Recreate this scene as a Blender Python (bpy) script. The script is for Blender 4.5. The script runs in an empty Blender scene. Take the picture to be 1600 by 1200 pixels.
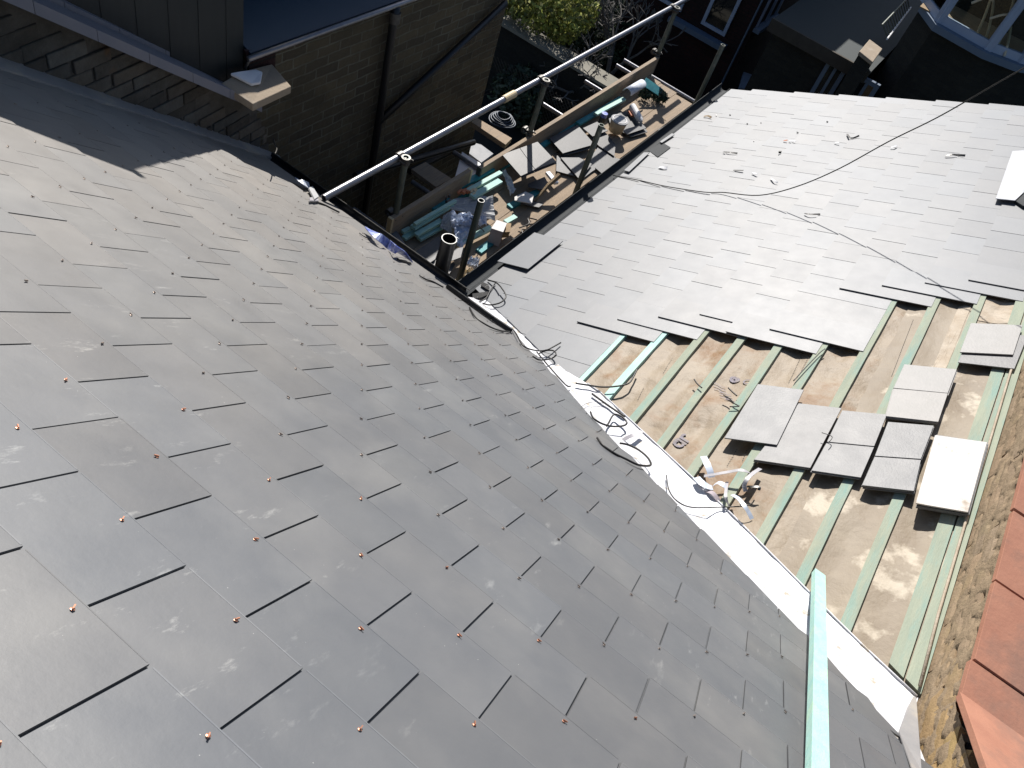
import bpy, math, random
from mathutils import Vector, Matrix, noise
random.seed(7)
V = Vector
# ---------------------------------------------------------------- camera, sky, sun, exposure
SC = bpy.context.scene
COL = SC.collection
FPX = 1275.057
ROT = Matrix(((0.557, 0.531, -0.638), (-0.792, 0.571, -0.216), (0.249, 0.626, 0.739)))
def euler_zxz(a, b, c):
    return Matrix.Rotation(a, 3, 'Z') @ Matrix.Rotation(b, 3, 'X') @ Matrix.Rotation(c, 3, 'Z')
ROT = euler_zxz(-1.2439, 0.7397, 0.3788)
cam_data = bpy.data.cameras.new('camera'); cam = bpy.data.objects.new('camera', cam_data); COL.objects.link(cam)
cam.matrix_world = ROT.to_4x4()
cam_data.sensor_width = 36.0; cam_data.lens = FPX / 1600 * 36.0
cam_data.clip_start = 0.05; cam_data.clip_end = 500
SC.camera = cam
SUN_AZ, SUN_EL = math.radians(35), math.radians(36)
SDIR = V((math.cos(SUN_EL) * math.cos(SUN_AZ), math.cos(SUN_EL) * math.sin(SUN_AZ), math.sin(SUN_EL)))
w = bpy.data.worlds.new('World'); SC.world = w; w.use_nodes = True
wn = w.node_tree.nodes; wn.clear()
bg = wn.new('ShaderNodeBackground'); sky = wn.new('ShaderNodeTexSky'); wo = wn.new('ShaderNodeOutputWorld')
sky.sky_type = 'NISHITA'; sky.sun_disc = False; sky.sun_elevation = SUN_EL; sky.ozone_density = 3.0; sky.sun_rotation = math.radians(90) - SUN_AZ
bg.inputs['Strength'].default_value = 0.062
w.node_tree.links.new(sky.outputs[0], bg.inputs[0]); w.node_tree.links.new(bg.outputs[0], wo.inputs[0])
sl = bpy.data.lights.new('sun', 'SUN'); sl.energy = 5.0; sl.angle = math.radians(0.53); sl.color = (1.0, 0.95, 0.89)
so = bpy.data.objects.new('sun', sl); COL.objects.link(so); so.rotation_euler = SDIR.to_track_quat('Z', 'Y').to_euler()
SC.view_settings.view_transform = 'Standard'; SC.view_settings.look = 'None'
SC.view_settings.exposure = 0.52; SC.view_settings.gamma = 1.0

# ---------------------------------------------------------------- where a pixel of the photo meets a surface of the place
NA = V((math.sin(0.6486), 0, math.cos(0.6486))); CA = -0.7689      # left roof plane
NB = V((0, math.sin(0.4474), math.cos(0.4474))); CB = -2.6942      # right roof plane
def ray(x, y): return ROT @ V(((x - 800) / FPX, -(y - 600) / FPX, -1.0))
def onA(x, y, h=0): d = ray(x, y); return d * ((CA + h) / NA.dot(d))
def onB(x, y, h=0): d = ray(x, y); return d * ((CB + h) / NB.dot(d))
def onZ(x, y, z): d = ray(x, y); return d * (z / d.z)
def onY(x, y, Y): d = ray(x, y); return d * (Y / d.y)
def onX(x, y, X): d = ray(x, y); return d * (X / d.x)
def surf(x, y, h=0):
    d = ray(x, y); return d * min(t for t in ((CA + h) / NA.dot(d), (CB + h) / NB.dot(d)) if t > 0)
def zA(x): return (CA - NA.x * x) / NA.z
def zB(y): return (CB - NB.y * y) / NB.z
def valx(y): return (zB(y) * -NA.z + CA) / NA.x      # x of the valley at y

# ---------------------------------------------------------------- materials
def mat(name, c1, c2=None, rough=0.6, nscale=6.0, detail=6, metal=0.0, bump=0.0, bscale=40.0, stretch=(1, 1, 1),
        c3=None, n3=3.0, t3=(0.55, 0.7), spec=0.5, tint=0.0, rvar=0.0, extra=None, coat=0.0, bdist=0.01):
    m = bpy.data.materials.new(name); m.use_nodes = True
    nt = m.node_tree; N = nt.nodes; L = nt.links; b = N['Principled BSDF']
    b.inputs['Roughness'].default_value = rough; b.inputs['Metallic'].default_value = metal
    b.inputs['Specular IOR Level'].default_value = spec; b.inputs['Coat Weight'].default_value = coat
    tc = N.new('ShaderNodeTexCoord'); mp = N.new('ShaderNodeMapping'); mp.inputs['Scale'].default_value = stretch
    L.new(tc.outputs['Object'], mp.inputs[0])
    def nz(scale, det=detail, ro=0.6):
        n = N.new('ShaderNodeTexNoise'); n.inputs['Scale'].default_value = scale; n.inputs['Detail'].default_value = det
        n.inputs['Roughness'].default_value = ro; L.new(mp.outputs[0], n.inputs[0]); return n
    def mix(f, a, bb, blend='MIX'):
        x = N.new('ShaderNodeMix'); x.data_type = 'RGBA'; x.blend_type = blend
        if isinstance(f, (int, float)): x.inputs[0].default_value = f
        else: L.new(f, x.inputs[0])
        for i, v in ((6, a), (7, bb)):
            if isinstance(v, tuple): x.inputs[i].default_value = (*v, 1)
            else: L.new(v, x.inputs[i])
        return x.outputs[2]
    def ramp(src, lo, hi):
        r = N.new('ShaderNodeMapRange'); r.inputs[1].default_value = lo; r.inputs[2].default_value = hi; L.new(src, r.inputs[0]); return r.outputs[0]
    col = c1
    if c2 is not None: col = mix(ramp(nz(nscale).outputs[0], 0.3, 0.7), c1, c2)
    if c3 is not None: col = mix(ramp(nz(n3, 5, 0.65).outputs[0], *t3), col, c3)
    if extra: col = extra(N, L, nz, mix, ramp, col, mp, b)
    if tint:
        at = N.new('ShaderNodeAttribute'); at.attribute_name = 'tint'
        col = mix(1.0, col, at.outputs['Color'], 'MULTIPLY')
    if isinstance(col, tuple): b.inputs['Base Color'].default_value = (*col, 1)
    else: L.new(col, b.inputs['Base Color'])
    if rvar:
        r = N.new('ShaderNodeMapRange'); L.new(nz(9, 6).outputs[0], r.inputs[0]); r.inputs[1].default_value = .3; r.inputs[2].default_value = .7
        r.inputs[3].default_value = rough - rvar; r.inputs[4].default_value = rough + rvar; L.new(r.outputs[0], b.inputs['Roughness'])
    if bump:
        bp = N.new('ShaderNodeBump'); bp.inputs['Strength'].default_value = bump; bp.inputs['Distance'].default_value = bdist
        L.new(nz(bscale, 8).outputs[0], bp.inputs['Height']); L.new(bp.outputs[0], b.inputs['Normal'])
    return m
def slate_extra(scuff, dust, far=0.0):
    def f(N, L, nz, mix, ramp, col, mp, b):
        # chalky scuffs: thresholded stretched noise
        m2 = N.new('ShaderNodeMapping'); m2.inputs['Scale'].default_value = (1.0, 3.2, 1.0); m2.inputs['Rotation'].default_value = (0, 0, 0.5)
        L.new(mp.outputs[0], m2.inputs[0])
        n = N.new('ShaderNodeTexNoise'); n.inputs['Scale'].default_value = 7; n.inputs['Detail'].default_value = 9; n.inputs['Roughness'].default_value = .72
        L.new(m2.outputs[0], n.inputs[0])
        big = nz(1.1, 3); f1 = N.new('ShaderNodeMath'); f1.operation = 'MULTIPLY'
        L.new(ramp(n.outputs[0], .60, .80), f1.inputs[0]); L.new(ramp(big.outputs[0], .48, .62), f1.inputs[1])
        f2 = N.new('ShaderNodeMath'); f2.operation = 'MULTIPLY'; f2.inputs[1].default_value = scuff; L.new(f1.outputs[0], f2.inputs[0])
        col = mix(f2.outputs[0], col, (.42, .42, .40))
        n2 = nz(2.3, 4); f3 = N.new('ShaderNodeMath'); f3.operation = 'MULTIPLY'; f3.inputs[1].default_value = dust
        L.new(ramp(n2.outputs[0], .5, .75), f3.inputs[0])
        col = mix(f3.outputs[0], col, (.24, .235, .22))
        if far:   # warm, paler sheen toward the neighbour's wall, painted into the slate colour
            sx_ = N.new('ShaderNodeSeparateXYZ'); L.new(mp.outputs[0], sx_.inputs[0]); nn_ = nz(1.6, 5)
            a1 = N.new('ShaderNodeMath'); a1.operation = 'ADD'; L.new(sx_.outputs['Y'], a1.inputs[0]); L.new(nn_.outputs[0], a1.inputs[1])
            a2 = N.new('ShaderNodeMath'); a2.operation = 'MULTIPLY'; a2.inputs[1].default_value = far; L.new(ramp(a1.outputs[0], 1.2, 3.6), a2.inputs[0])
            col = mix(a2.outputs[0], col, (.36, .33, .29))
        v = N.new('ShaderNodeTexVoronoi'); v.inputs['Scale'].default_value = 38; L.new(mp.outputs[0], v.inputs[0])
        r = N.new('ShaderNodeMapRange'); r.inputs[1].default_value = .035; r.inputs[2].default_value = .02; L.new(v.outputs['Distance'], r.inputs[0])
        f4 = N.new('ShaderNodeMath'); f4.operation = 'MULTIPLY'; L.new(r.outputs[0], f4.inputs[0]); L.new(ramp(nz(5, 2).outputs[0], .5, .6), f4.inputs[1])
        return mix(f4.outputs[0], col, (.55, .54, .5))
    return f
M = {}
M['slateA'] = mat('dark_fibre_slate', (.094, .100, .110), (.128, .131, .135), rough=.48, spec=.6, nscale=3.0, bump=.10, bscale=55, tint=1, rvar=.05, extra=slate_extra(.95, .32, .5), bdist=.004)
M['slateB'] = mat('pale_dusty_slate', (.142, .152, .166), (.164, .172, .182), rough=.5, nscale=4.0, bump=.08, bscale=60, tint=1, rvar=.025, extra=slate_extra(.2, .04), bdist=.004)
M['slateL'] = mat('loose_slate', (.120, .124, .130), (.145, .147, .150), rough=.52, nscale=14, bump=.3, bscale=90, rvar=.02, tint=1, extra=slate_extra(.4, .05), bdist=.004)
M['slateD'] = mat('darkened_loose_slate', (.055, .058, .062), (.075, .076, .078), rough=.55, nscale=14, bump=.2, bscale=90, tint=1, extra=slate_extra(.4, .1), bdist=.004)  # base colour darkened against the sun glare on the deck slates
M['slateP'] = mat('pale_loose_slate', (.23, .225, .215), (.27, .26, .25), rough=.55, nscale=14, bump=.3, bscale=90, tint=1, extra=slate_extra(.3, .05), bdist=.004)
M['slateW'] = mat('white_backed_slate', (.62, .60, .57), (.55, .52, .49), spec=.3, rough=.6, nscale=9, bump=.15, bscale=60, c3=(.33, .28, .22), n3=9, t3=(.60, .72), bdist=.004)
M['dull'] = mat('dull_rivet', (.30, .25, .22), rough=.4, metal=.7)
M['copper'] = mat('copper', (.55, .27, .18), rough=.45, metal=.9)
M['liner'] = mat('white_valley_lining', (.66, .66, .68), (.54, .56, .60), spec=.35, rough=.4, nscale=7, bump=.5, bscale=12, c3=(.40, .35, .28), n3=16, t3=(.58, .66))
M['lead'] = mat('grey_lead', (.22, .22, .225), (.30, .29, .285), rough=.5, nscale=5, bump=.3, bscale=16, c3=(.36, .33, .28), n3=5)
M['batten'] = mat('green_treated_batten', (.27, .315, .25), (.35, .375, .285), spec=.25, rough=.8, nscale=4, stretch=(1, 6, 6), bump=.3, bscale=30, c3=(.24, .35, .30), n3=2.6, t3=(.5, .68), tint=1)
M['teal'] = mat('teal_treated_batten', (.30, .56, .52), (.42, .60, .52), rough=.65, nscale=5, stretch=(1, 5, 5), bump=.3, bscale=30, c3=(.42, .62, .45), n3=4, tint=1)
M['dteal'] = mat('dark_teal_batten', (.03, .22, .26), (.05, .33, .35), rough=.6, nscale=5, stretch=(1, 5, 5), bump=.2)
M['membrane'] = mat('brown_underlay', (.225, .172, .115), (.32, .262, .19), rough=.58, nscale=3.2, bump=.5, bscale=6, c3=(.20, .11, .045), n3=3.0, t3=(.52, .66), spec=.38, bdist=.03)
M['membrane2'] = mat('grey_brown_underlay', (.20, .155, .105), (.28, .23, .165), spec=.38, rough=.6, nscale=3, bump=.35, bscale=7, c3=(.45, .39, .30), n3=3.8, t3=(.54, .62), bdist=.03)
M['stain'] = mat('pale_mortar_stain', (.47, .41, .33), (.36, .29, .21), rough=.8, nscale=9, bump=.5, bscale=30)
M['ink'] = mat('purple_ink', (.10, .085, .15), (.17, .135, .11), rough=.6, nscale=45)
M['brickY'] = mat('yellow_stock_brick', (.33, .245, .165), (.27, .20, .135), spec=.2, rough=.9, nscale=14, bump=.4, bscale=60, c3=(.30, .23, .14), n3=6, t3=(.5, .7), tint=1)
M['mortar'] = mat('mortar', (.30, .225, .15), (.23, .175, .115), spec=.2, rough=.95, nscale=20, bump=.6, bscale=60)
M['terra'] = mat('terracotta', (.40, .195, .13), (.33, .155, .105), spec=.2, rough=.85, nscale=7, bump=.35, bscale=50, c3=(.27, .15, .11), n3=5, t3=(.52, .7), bdist=.005)
M['black'] = mat('black_plastic', (.012, .013, .015), rough=.38, nscale=5)
M['felt'] = mat('black_felt', (.015, .02, .024), rough=.8, bump=.4, bscale=60)
M['cable'] = mat('black_cable', (.015, .014, .013), rough=.45)
M['tube'] = mat('galvanised_tube', (.30, .30, .32), (.22, .22, .23), rough=.33, nscale=20, metal=.7, bump=.1, bscale=60)
M['tubeD'] = mat('weathered_green_tube', (.10, .125, .105), (.16, .17, .14), rough=.5, nscale=12, metal=.2, bump=.2, c3=(.26, .24, .20), n3=14, t3=(.58, .72))
M['tubeB'] = mat('dark_painted_tube', (.02, .035, .032), (.035, .05, .045), rough=.4, nscale=12)
M['coupler'] = mat('steel_coupler', (.13, .125, .115), (.07, .065, .06), rough=.5, metal=.5, nscale=30)
M['board'] = mat('scaffold_board', (.36, .275, .19), (.28, .215, .15), rough=.85, nscale=6, stretch=(1, 9, 9), bump=.4, bscale=30, c3=(.22, .19, .165), n3=3, t3=(.55, .75), tint=1)
M['endcap'] = mat('yellow_band', (.62, .50, .30), rough=.6)
M['cream'] = mat('cream_plastic', (.62, .52, .36), (.55, .46, .32), rough=.45, nscale=20)
M['card'] = mat('grey_card', (.34, .35, .36), (.42, .42, .42), rough=.85, nscale=12, bump=.3)
M['white'] = mat('white_sheet', (.72, .72, .72), (.62, .63, .66), rough=.6, nscale=9, bump=.4, bscale=18)
M['bluew'] = mat('blue_white_film', (.42, .50, .66), (.75, .77, .80), rough=.35, nscale=8, bump=.5, bscale=14, spec=.6)
M['paleb'] = mat('pale_blue_lining', (.36, .38, .42), (.42, .43, .46), rough=.6, nscale=8, bump=.4, bscale=30)
M['hose'] = mat('dark_blue_hose', (.02, .035, .055), (.03, .05, .08), rough=.5)
M['blue'] = mat('blue_film', (.01, .04, .45), (.45, .52, .70), rough=.3, nscale=22, detail=2)
M['lilac'] = mat('lilac_grey_strap', (.32, .31, .34), (.42, .41, .42), rough=.45, nscale=14)
M['sblue'] = mat('pale_blue_strap', (.48, .56, .68), (.60, .66, .74), rough=.35, nscale=14)
M['box'] = mat('pinkish_carton', (.42, .37, .40), (.36, .31, .33), rough=.8, nscale=9, bump=.2)
M['boxt'] = mat('white_carton', (.70, .68, .66), rough=.8)
M['brown'] = mat('brown_wood', (.25, .17, .09), (.34, .24, .13), rough=.8, nscale=9, stretch=(1, 1, 4), bump=.4)
M['orange'] = mat('rust_orange', (.50, .17, .08), rough=.7)
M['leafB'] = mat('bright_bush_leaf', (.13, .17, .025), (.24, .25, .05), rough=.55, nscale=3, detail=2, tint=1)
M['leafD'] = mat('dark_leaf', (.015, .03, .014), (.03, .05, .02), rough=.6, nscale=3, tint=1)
M['bark'] = mat('grey_bark', (.09, .085, .08), (.15, .14, .13), rough=.9, nscale=9)
M['ground'] = mat('garden_soil', (.006, .007, .006), (.011, .012, .009), rough=.95, nscale=1.2, bump=.5, bscale=6)
M['wallcap'] = mat('pale_render_cap', (.26, .245, .20), (.20, .19, .155), rough=.9, nscale=5, bump=.3)
M['sandst'] = mat('sandstone_slab', (.34, .27, .19), (.28, .225, .165), rough=.85, nscale=6, bump=.3, c3=(.38, .32, .25), n3=7)
M['leadcap'] = mat('lilac_lead_capping', (.16, .165, .20), (.20, .195, .22), rough=.6, nscale=5, bump=.3, bscale=12)
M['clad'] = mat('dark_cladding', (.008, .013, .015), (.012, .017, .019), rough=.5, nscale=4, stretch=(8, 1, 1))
M['blueroof'] = mat('dark_blue_felt_roof', (.012, .035, .06), (.018, .042, .068), rough=.6, nscale=3)
M['greenroof'] = mat('dark_green_felt_roof', (.010, .020, .022), (.014, .024, .025), rough=.7, nscale=3)
M['frame'] = mat('pale_blue_grey_frame', (.38, .44, .56), (.33, .39, .50), rough=.5, nscale=4)
M['ledge'] = mat('blue_grey_lead_ledge', (.11, .155, .22), (.14, .185, .25), rough=.6, nscale=4)
M['fence'] = mat('dark_trellis', (.05, .04, .03), (.07, .06, .045), rough=.9, nscale=8)
def glass_mat():
    m = bpy.data.materials.new('window_glass'); m.use_nodes = True; b = m.node_tree.nodes['Principled BSDF']
    b.inputs['Base Color'].default_value = (.01, .013, .016, 1); b.inputs['Roughness'].default_value = .06; b.inputs['Specular IOR Level'].default_value = .7
    return m
M['glass'] = glass_mat()
def clear_mat():
    m = bpy.data.materials.new('clear_glass'); m.use_nodes = True; nt = m.node_tree; N = nt.nodes; N.clear()
    o = N.new('ShaderNodeOutputMaterial'); mx = N.new('ShaderNodeMixShader'); t = N.new('ShaderNodeBsdfTransparent'); g = N.new('ShaderNodeBsdfGlossy')
    g.inputs['Roughness'].default_value = .03; t.inputs[0].default_value = (.85, .9, .9, 1)
    fr = N.new('ShaderNodeFresnel'); fr.inputs[0].default_value = 1.5
    nt.links.new(fr.outputs[0], mx.inputs[0]); nt.links.new(t.outputs[0], mx.inputs[1]); nt.links.new(g.outputs[0], mx.inputs[2]); nt.links.new(mx.outputs[0], o.inputs[0])
    return m
M['clear'] = clear_mat()
def brick_mat(name, c1, c2, mortar, bumps=.9, sc=(1, 1, 1), rough=.9, stain=(.05, .04, .03), axis='xz'):
    m = bpy.data.materials.new(name); m.use_nodes = True; nt = m.node_tree; N = nt.nodes; L = nt.links; b = N['Principled BSDF']; b.inputs['Roughness'].default_value = rough
    tc = N.new('ShaderNodeTexCoord'); sp = N.new('ShaderNodeSeparateXYZ'); cb = N.new('ShaderNodeCombineXYZ'); L.new(tc.outputs['Object'], sp.inputs[0])
    L.new(sp.outputs['X' if axis == 'xz' else 'Y'], cb.inputs[0]); L.new(sp.outputs['Z'], cb.inputs[1])
    nd = N.new('ShaderNodeTexNoise'); nd.inputs['Scale'].default_value = 7; L.new(tc.outputs['Object'], nd.inputs[0])
    md = N.new('ShaderNodeVectorMath'); md.operation = 'SCALE'; md.inputs['Scale'].default_value = .03; L.new(nd.outputs['Color'], md.inputs[0])
    ad = N.new('ShaderNodeVectorMath'); ad.operation = 'ADD'; L.new(cb.outputs[0], ad.inputs[0]); L.new(md.outputs[0], ad.inputs[1])
    br = N.new('ShaderNodeTexBrick'); L.new(ad.outputs[0], br.inputs[0]); br.inputs['Scale'].default_value = 1
    br.inputs['Brick Width'].default_value = .225; br.inputs['Row Height'].default_value = .075; br.inputs['Mortar Size'].default_value = .007; br.inputs['Mortar Smooth'].default_value = .3
    br.inputs['Color1'].default_value = (*c1, 1); br.inputs['Color2'].default_value = (*c2, 1); br.inputs['Mortar'].default_value = (*mortar, 1)
    n = N.new('ShaderNodeTexNoise'); n.inputs['Scale'].default_value = 2.2; n.inputs['Detail'].default_value = 9; n.inputs['Roughness'].default_value = .7; L.new(tc.outputs['Object'], n.inputs[0])
    mr = N.new('ShaderNodeMapRange'); mr.inputs[1].default_value = .42; mr.inputs[2].default_value = .72; L.new(n.outputs[0], mr.inputs[0])
    mx = N.new('ShaderNodeMix'); mx.data_type = 'RGBA'; L.new(mr.outputs[0], mx.inputs[0]); L.new(br.outputs[0], mx.inputs[6]); mx.inputs[7].default_value = (*stain, 1)
    L.new(mx.outputs[2], b.inputs['Base Color'])
    bp = N.new('ShaderNodeBump'); bp.inputs['Strength'].default_value = bumps; bp.inputs['Distance'].default_value = .012
    inv = N.new('ShaderNodeMath'); inv.operation = 'SUBTRACT'; n2 = N.new('ShaderNodeTexNoise'); n2.inputs['Scale'].default_value = 30; n2.inputs['Detail'].default_value = 6; L.new(tc.outputs['Object'], n2.inputs[0])
    L.new(n2.outputs[0], inv.inputs[0]); L.new(br.outputs['Fac'], inv.inputs[1]); L.new(inv.outputs[0], bp.inputs['Height']); L.new(bp.outputs[0], b.inputs['Normal'])
    return m
M['brickN'] = brick_mat('old_brown_brick', (.115, .092, .052), (.060, .048, .030), (.15, .14, .10), stain=(.06, .048, .027))
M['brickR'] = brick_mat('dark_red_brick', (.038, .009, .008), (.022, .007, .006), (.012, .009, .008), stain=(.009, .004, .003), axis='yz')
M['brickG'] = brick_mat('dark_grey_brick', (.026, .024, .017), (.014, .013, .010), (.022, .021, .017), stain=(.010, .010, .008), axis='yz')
M['brickS'] = mat('old_stone_coloured_brick', (.12, .108, .09), (.062, .054, .042), rough=.9, nscale=7, bump=.9, bscale=30, c3=(.19, .09, .03), n3=1.6, t3=(.56, .66), tint=1)

# ---------------------------------------------------------------- mesh helpers
def P(o, *k): return o
class MB:
    def __init__(s): s.v = []; s.f = []; s.t = []
    def add(s, vs, fs, tint=None):
        k = len(s.v); s.v += [tuple(a) for a in vs]; s.f += [tuple(i + k for i in f) for f in fs]; s.t += [tint or (1, 1, 1)] * len(fs)
    def prism(s, top, down, tint=None):
        """top: polygon of points, counter-clockwise seen from outside; down: vector (or list) to the lower face"""
        n = len(top); top = [V(p) for p in top]
        nr = (top[1] - top[0]).cross(top[2] - top[0])
        dv = V(down) if not isinstance(down, list) else down[0]
        if nr.dot(dv) > 0: top = top[::-1]
        bot = [p + dv for p in top]
        s.add(top + bot, [tuple(range(n))] + [tuple(range(2 * n - 1, n - 1, -1))] + [(i, n + i, n + (i + 1) % n, (i + 1) % n) for i in range(n)], tint)
    def box(s, c, ax, ay, az, tint=None):
        c, ax, ay, az = V(c), V(ax), V(ay), V(az)
        s.prism([c - ax - ay + az, c + ax - ay + az, c + ax + ay + az, c - ax + ay + az], -2 * az, tint)
    def abox(s, x0, x1, y0, y1, z0, z1, tint=None):
        s.box(((x0 + x1) / 2, (y0 + y1) / 2, (z0 + z1) / 2), ((x1 - x0) / 2, 0, 0), (0, (y1 - y0) / 2, 0), (0, 0, (z1 - z0) / 2), tint)
    def tube(s, pts, r, n=10, cap=True, r2=None):
        pts = [V(p) for p in pts]; rings = []; up = None
        for i, p in enumerate(pts):
            d = (pts[min(i + 1, len(pts) - 1)] - pts[max(i - 1, 0)]).normalized()
            if up is None: up = d.orthogonal().normalized()
            up = (up - d * up.dot(d)).normalized(); sd = d.cross(up)
            rr = r if r2 is None else r + (r2 - r) * i / max(1, len(pts) - 1)
            rings.append([p + (up * math.cos(a) + sd * math.sin(a)) * rr for a in [2 * math.pi * k / n for k in range(n)]])
        vs = [q for rg in rings for q in rg]; fs = []
        for i in range(len(pts) - 1):
            for k in range(n): fs.append((i * n + k, i * n + (k + 1) % n, (i + 1) * n + (k + 1) % n, (i + 1) * n + k))
        if cap: fs += [tuple(range(n - 1, -1, -1)), tuple((len(pts) - 1) * n + k for k in range(n))]
        s.add(vs, fs)
    def pipe(s, a, b, ro, ri, n=24):
        """hollow straight pipe"""
        a, b = V(a), V(b); d = (b - a).normalized(); u = d.orthogonal().normalized(); q = d.cross(u); vs = []
        for p, r in ((a, ro), (b, ro), (b, ri), (a, ri)):
            vs += [p + (u * math.cos(2 * math.pi * k / n) + q * math.sin(2 * math.pi * k / n)) * r for k in range(n)]
        fs = []
        for j in range(4):
            for k in range(n): fs.append((j * n + k, j * n + (k + 1) % n, ((j + 1) % 4) * n + (k + 1) % n, ((j + 1) % 4) * n + k))
        s.add(vs, fs)
    def ribbon(s, pts, wd, nrm, th=.002, twist=0.0):
        pts = [V(p) for p in pts]; nrm = V(nrm); L1 = []; 
        for i, p in enumerate(pts):
            d = (pts[min(i + 1, len(pts) - 1)] - pts[max(i - 1, 0)]).normalized()
            n2 = (nrm - d * nrm.dot(d)).normalized(); n2 = Matrix.Rotation(twist * i, 3, d) @ n2
            sd = d.cross(n2) * wd / 2; L1.append((p - sd + n2 * th / 2, p + sd + n2 * th / 2, p + sd - n2 * th / 2, p - sd - n2 * th / 2))
        vs = [q for r in L1 for q in r]; fs = []
        for i in range(len(pts) - 1):
            for k in range(4): fs.append((i * 4 + k, i * 4 + (k + 1) % 4, i * 4 + 4 + (k + 1) % 4, i * 4 + 4 + k))
        fs += [(3, 2, 1, 0), tuple((len(pts) - 1) * 4 + k for k in range(4))]
        s.add(vs, fs)
    def sheet(s, quad, nu, nv, f, th=.002):
        """crumpled sheet over a quad: f(u,v)->offset vector"""
        a, b, c, d = [V(p) for p in quad]; top = []
        for j in range(nv + 1):
            for i in range(nu + 1):
                u, v_ = i / nu, j / nv
                top.append((a * (1 - u) + b * u) * (1 - v_) + (d * (1 - u) + c * u) * v_ + V(f(u, v_)))
        s.add(top, [(j * (nu + 1) + i, j * (nu + 1) + i + 1, (j + 1) * (nu + 1) + i + 1, (j + 1) * (nu + 1) + i) for j in range(nv) for i in range(nu)])
    def build(s, name, m, parent=None, smooth=False, bevel=0.0, autos=False):
        me = bpy.data.meshes.new(name); me.from_pydata(s.v, [], s.f); me.validate()
        if any(t != (1, 1, 1) for t in s.t) or True:
            ca = me.color_attributes.new('tint', 'FLOAT_COLOR', 'CORNER')
            flat = []
            for p in me.polygons:
                t = s.t[p.index] if p.index < len(s.t) else (1, 1, 1)
                flat += [t[0], t[1], t[2], 1.0] * p.loop_total
            ca.data.foreach_set('color', flat)
        me.materials.append(m)
        if smooth: me.polygons.foreach_set('use_smooth', [True] * len(me.polygons))
        o = bpy.data.objects.new(name, me); COL.objects.link(o)
        if parent is not None: o.parent = parent; o.matrix_parent_inverse = Matrix.Translation(-parent.location)
        if bevel:
            bv = o.modifiers.new('bevel', 'BEVEL'); bv.width = bevel; bv.segments = 2; bv.limit_method = 'ANGLE'
        return o
def tag(o, label=None, cat=None, group=None, kind=None):
    if label: o['label'] = label
    if cat: o['category'] = cat
    if group: o['group'] = group
    if kind: o['kind'] = kind
    return o
def thing(name, loc, label, cat, group=None):
    o = bpy.data.objects.new(name, None); COL.objects.link(o); o.location = loc; o.empty_display_size = .1
    return tag(o, label, cat, group)
def clip(poly, a, b, c):
    """keep a*x+b*y<=c"""
    out = []
    for i in range(len(poly)):
        p, q = poly[i], poly[(i + 1) % len(poly)]
        dp, dq = a * p[0] + b * p[1] - c, a * q[0] + b * q[1] - c
        if dp <= 0: out.append(p)
        if (dp < 0 < dq) or (dq < 0 < dp):
            t = dp / (dp - dq); out.append((p[0] + (q[0] - p[0]) * t, p[1] + (q[1] - p[1]) * t))
    return out
def rt(a, b=None):
    b = a if b is None else b; k = random.uniform(1 - a, 1 + a); w_ = random.uniform(-b, b) * .35
    return (k * (1 + w_), k, k * (1 - w_))
def nz(x, y, z=0.0, s=1.0): return noise.noise(V((x * s, y * s, z * s)))

# ================================================================= LEFT ROOF
AX0, AY0, AG = .3832, .3948, .20125 * math.cos(.6486)
def ax(j): return AX0 + AG * j
def ay(s): return AY0 - .125 * s
VB = [(-1.2, -1.16), (1.66, -1.16), (1.77, -1.052), (1.813, -.96), (1.861, -.885), (1.935, -.801), (2.0, -.735), (2.052, -.60), (2.157, -.466), (2.219, -.349), (2.337, -.209), (2.408, -.101), (2.492, .019), (2.577, .117), (2.678, .275), (2.738, .385), (2.811, .505), (2.894, .625), (3.05, .76), (3.30, 1.03), (3.75, 1.71)]
def ybound(x):
    for (x0, y0), (x1, y1) in zip(VB[:-1], VB[1:]):
        if x <= x1: return y0 + (y1 - y0) * (x - x0) / (x1 - x0)
    return VB[-1][1]
def yverge(x): return 3.318 + .134 * (x - 1.76)
XE = ax(19.3)
roofA = thing('slate_roof', V((1.5, 1.2, zA(1.5))), 'large dark grey slate roof slope sloping down from the camera, with copper rivets', 'roof')
mb = MB(); rivets = []
TH = .0045
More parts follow.
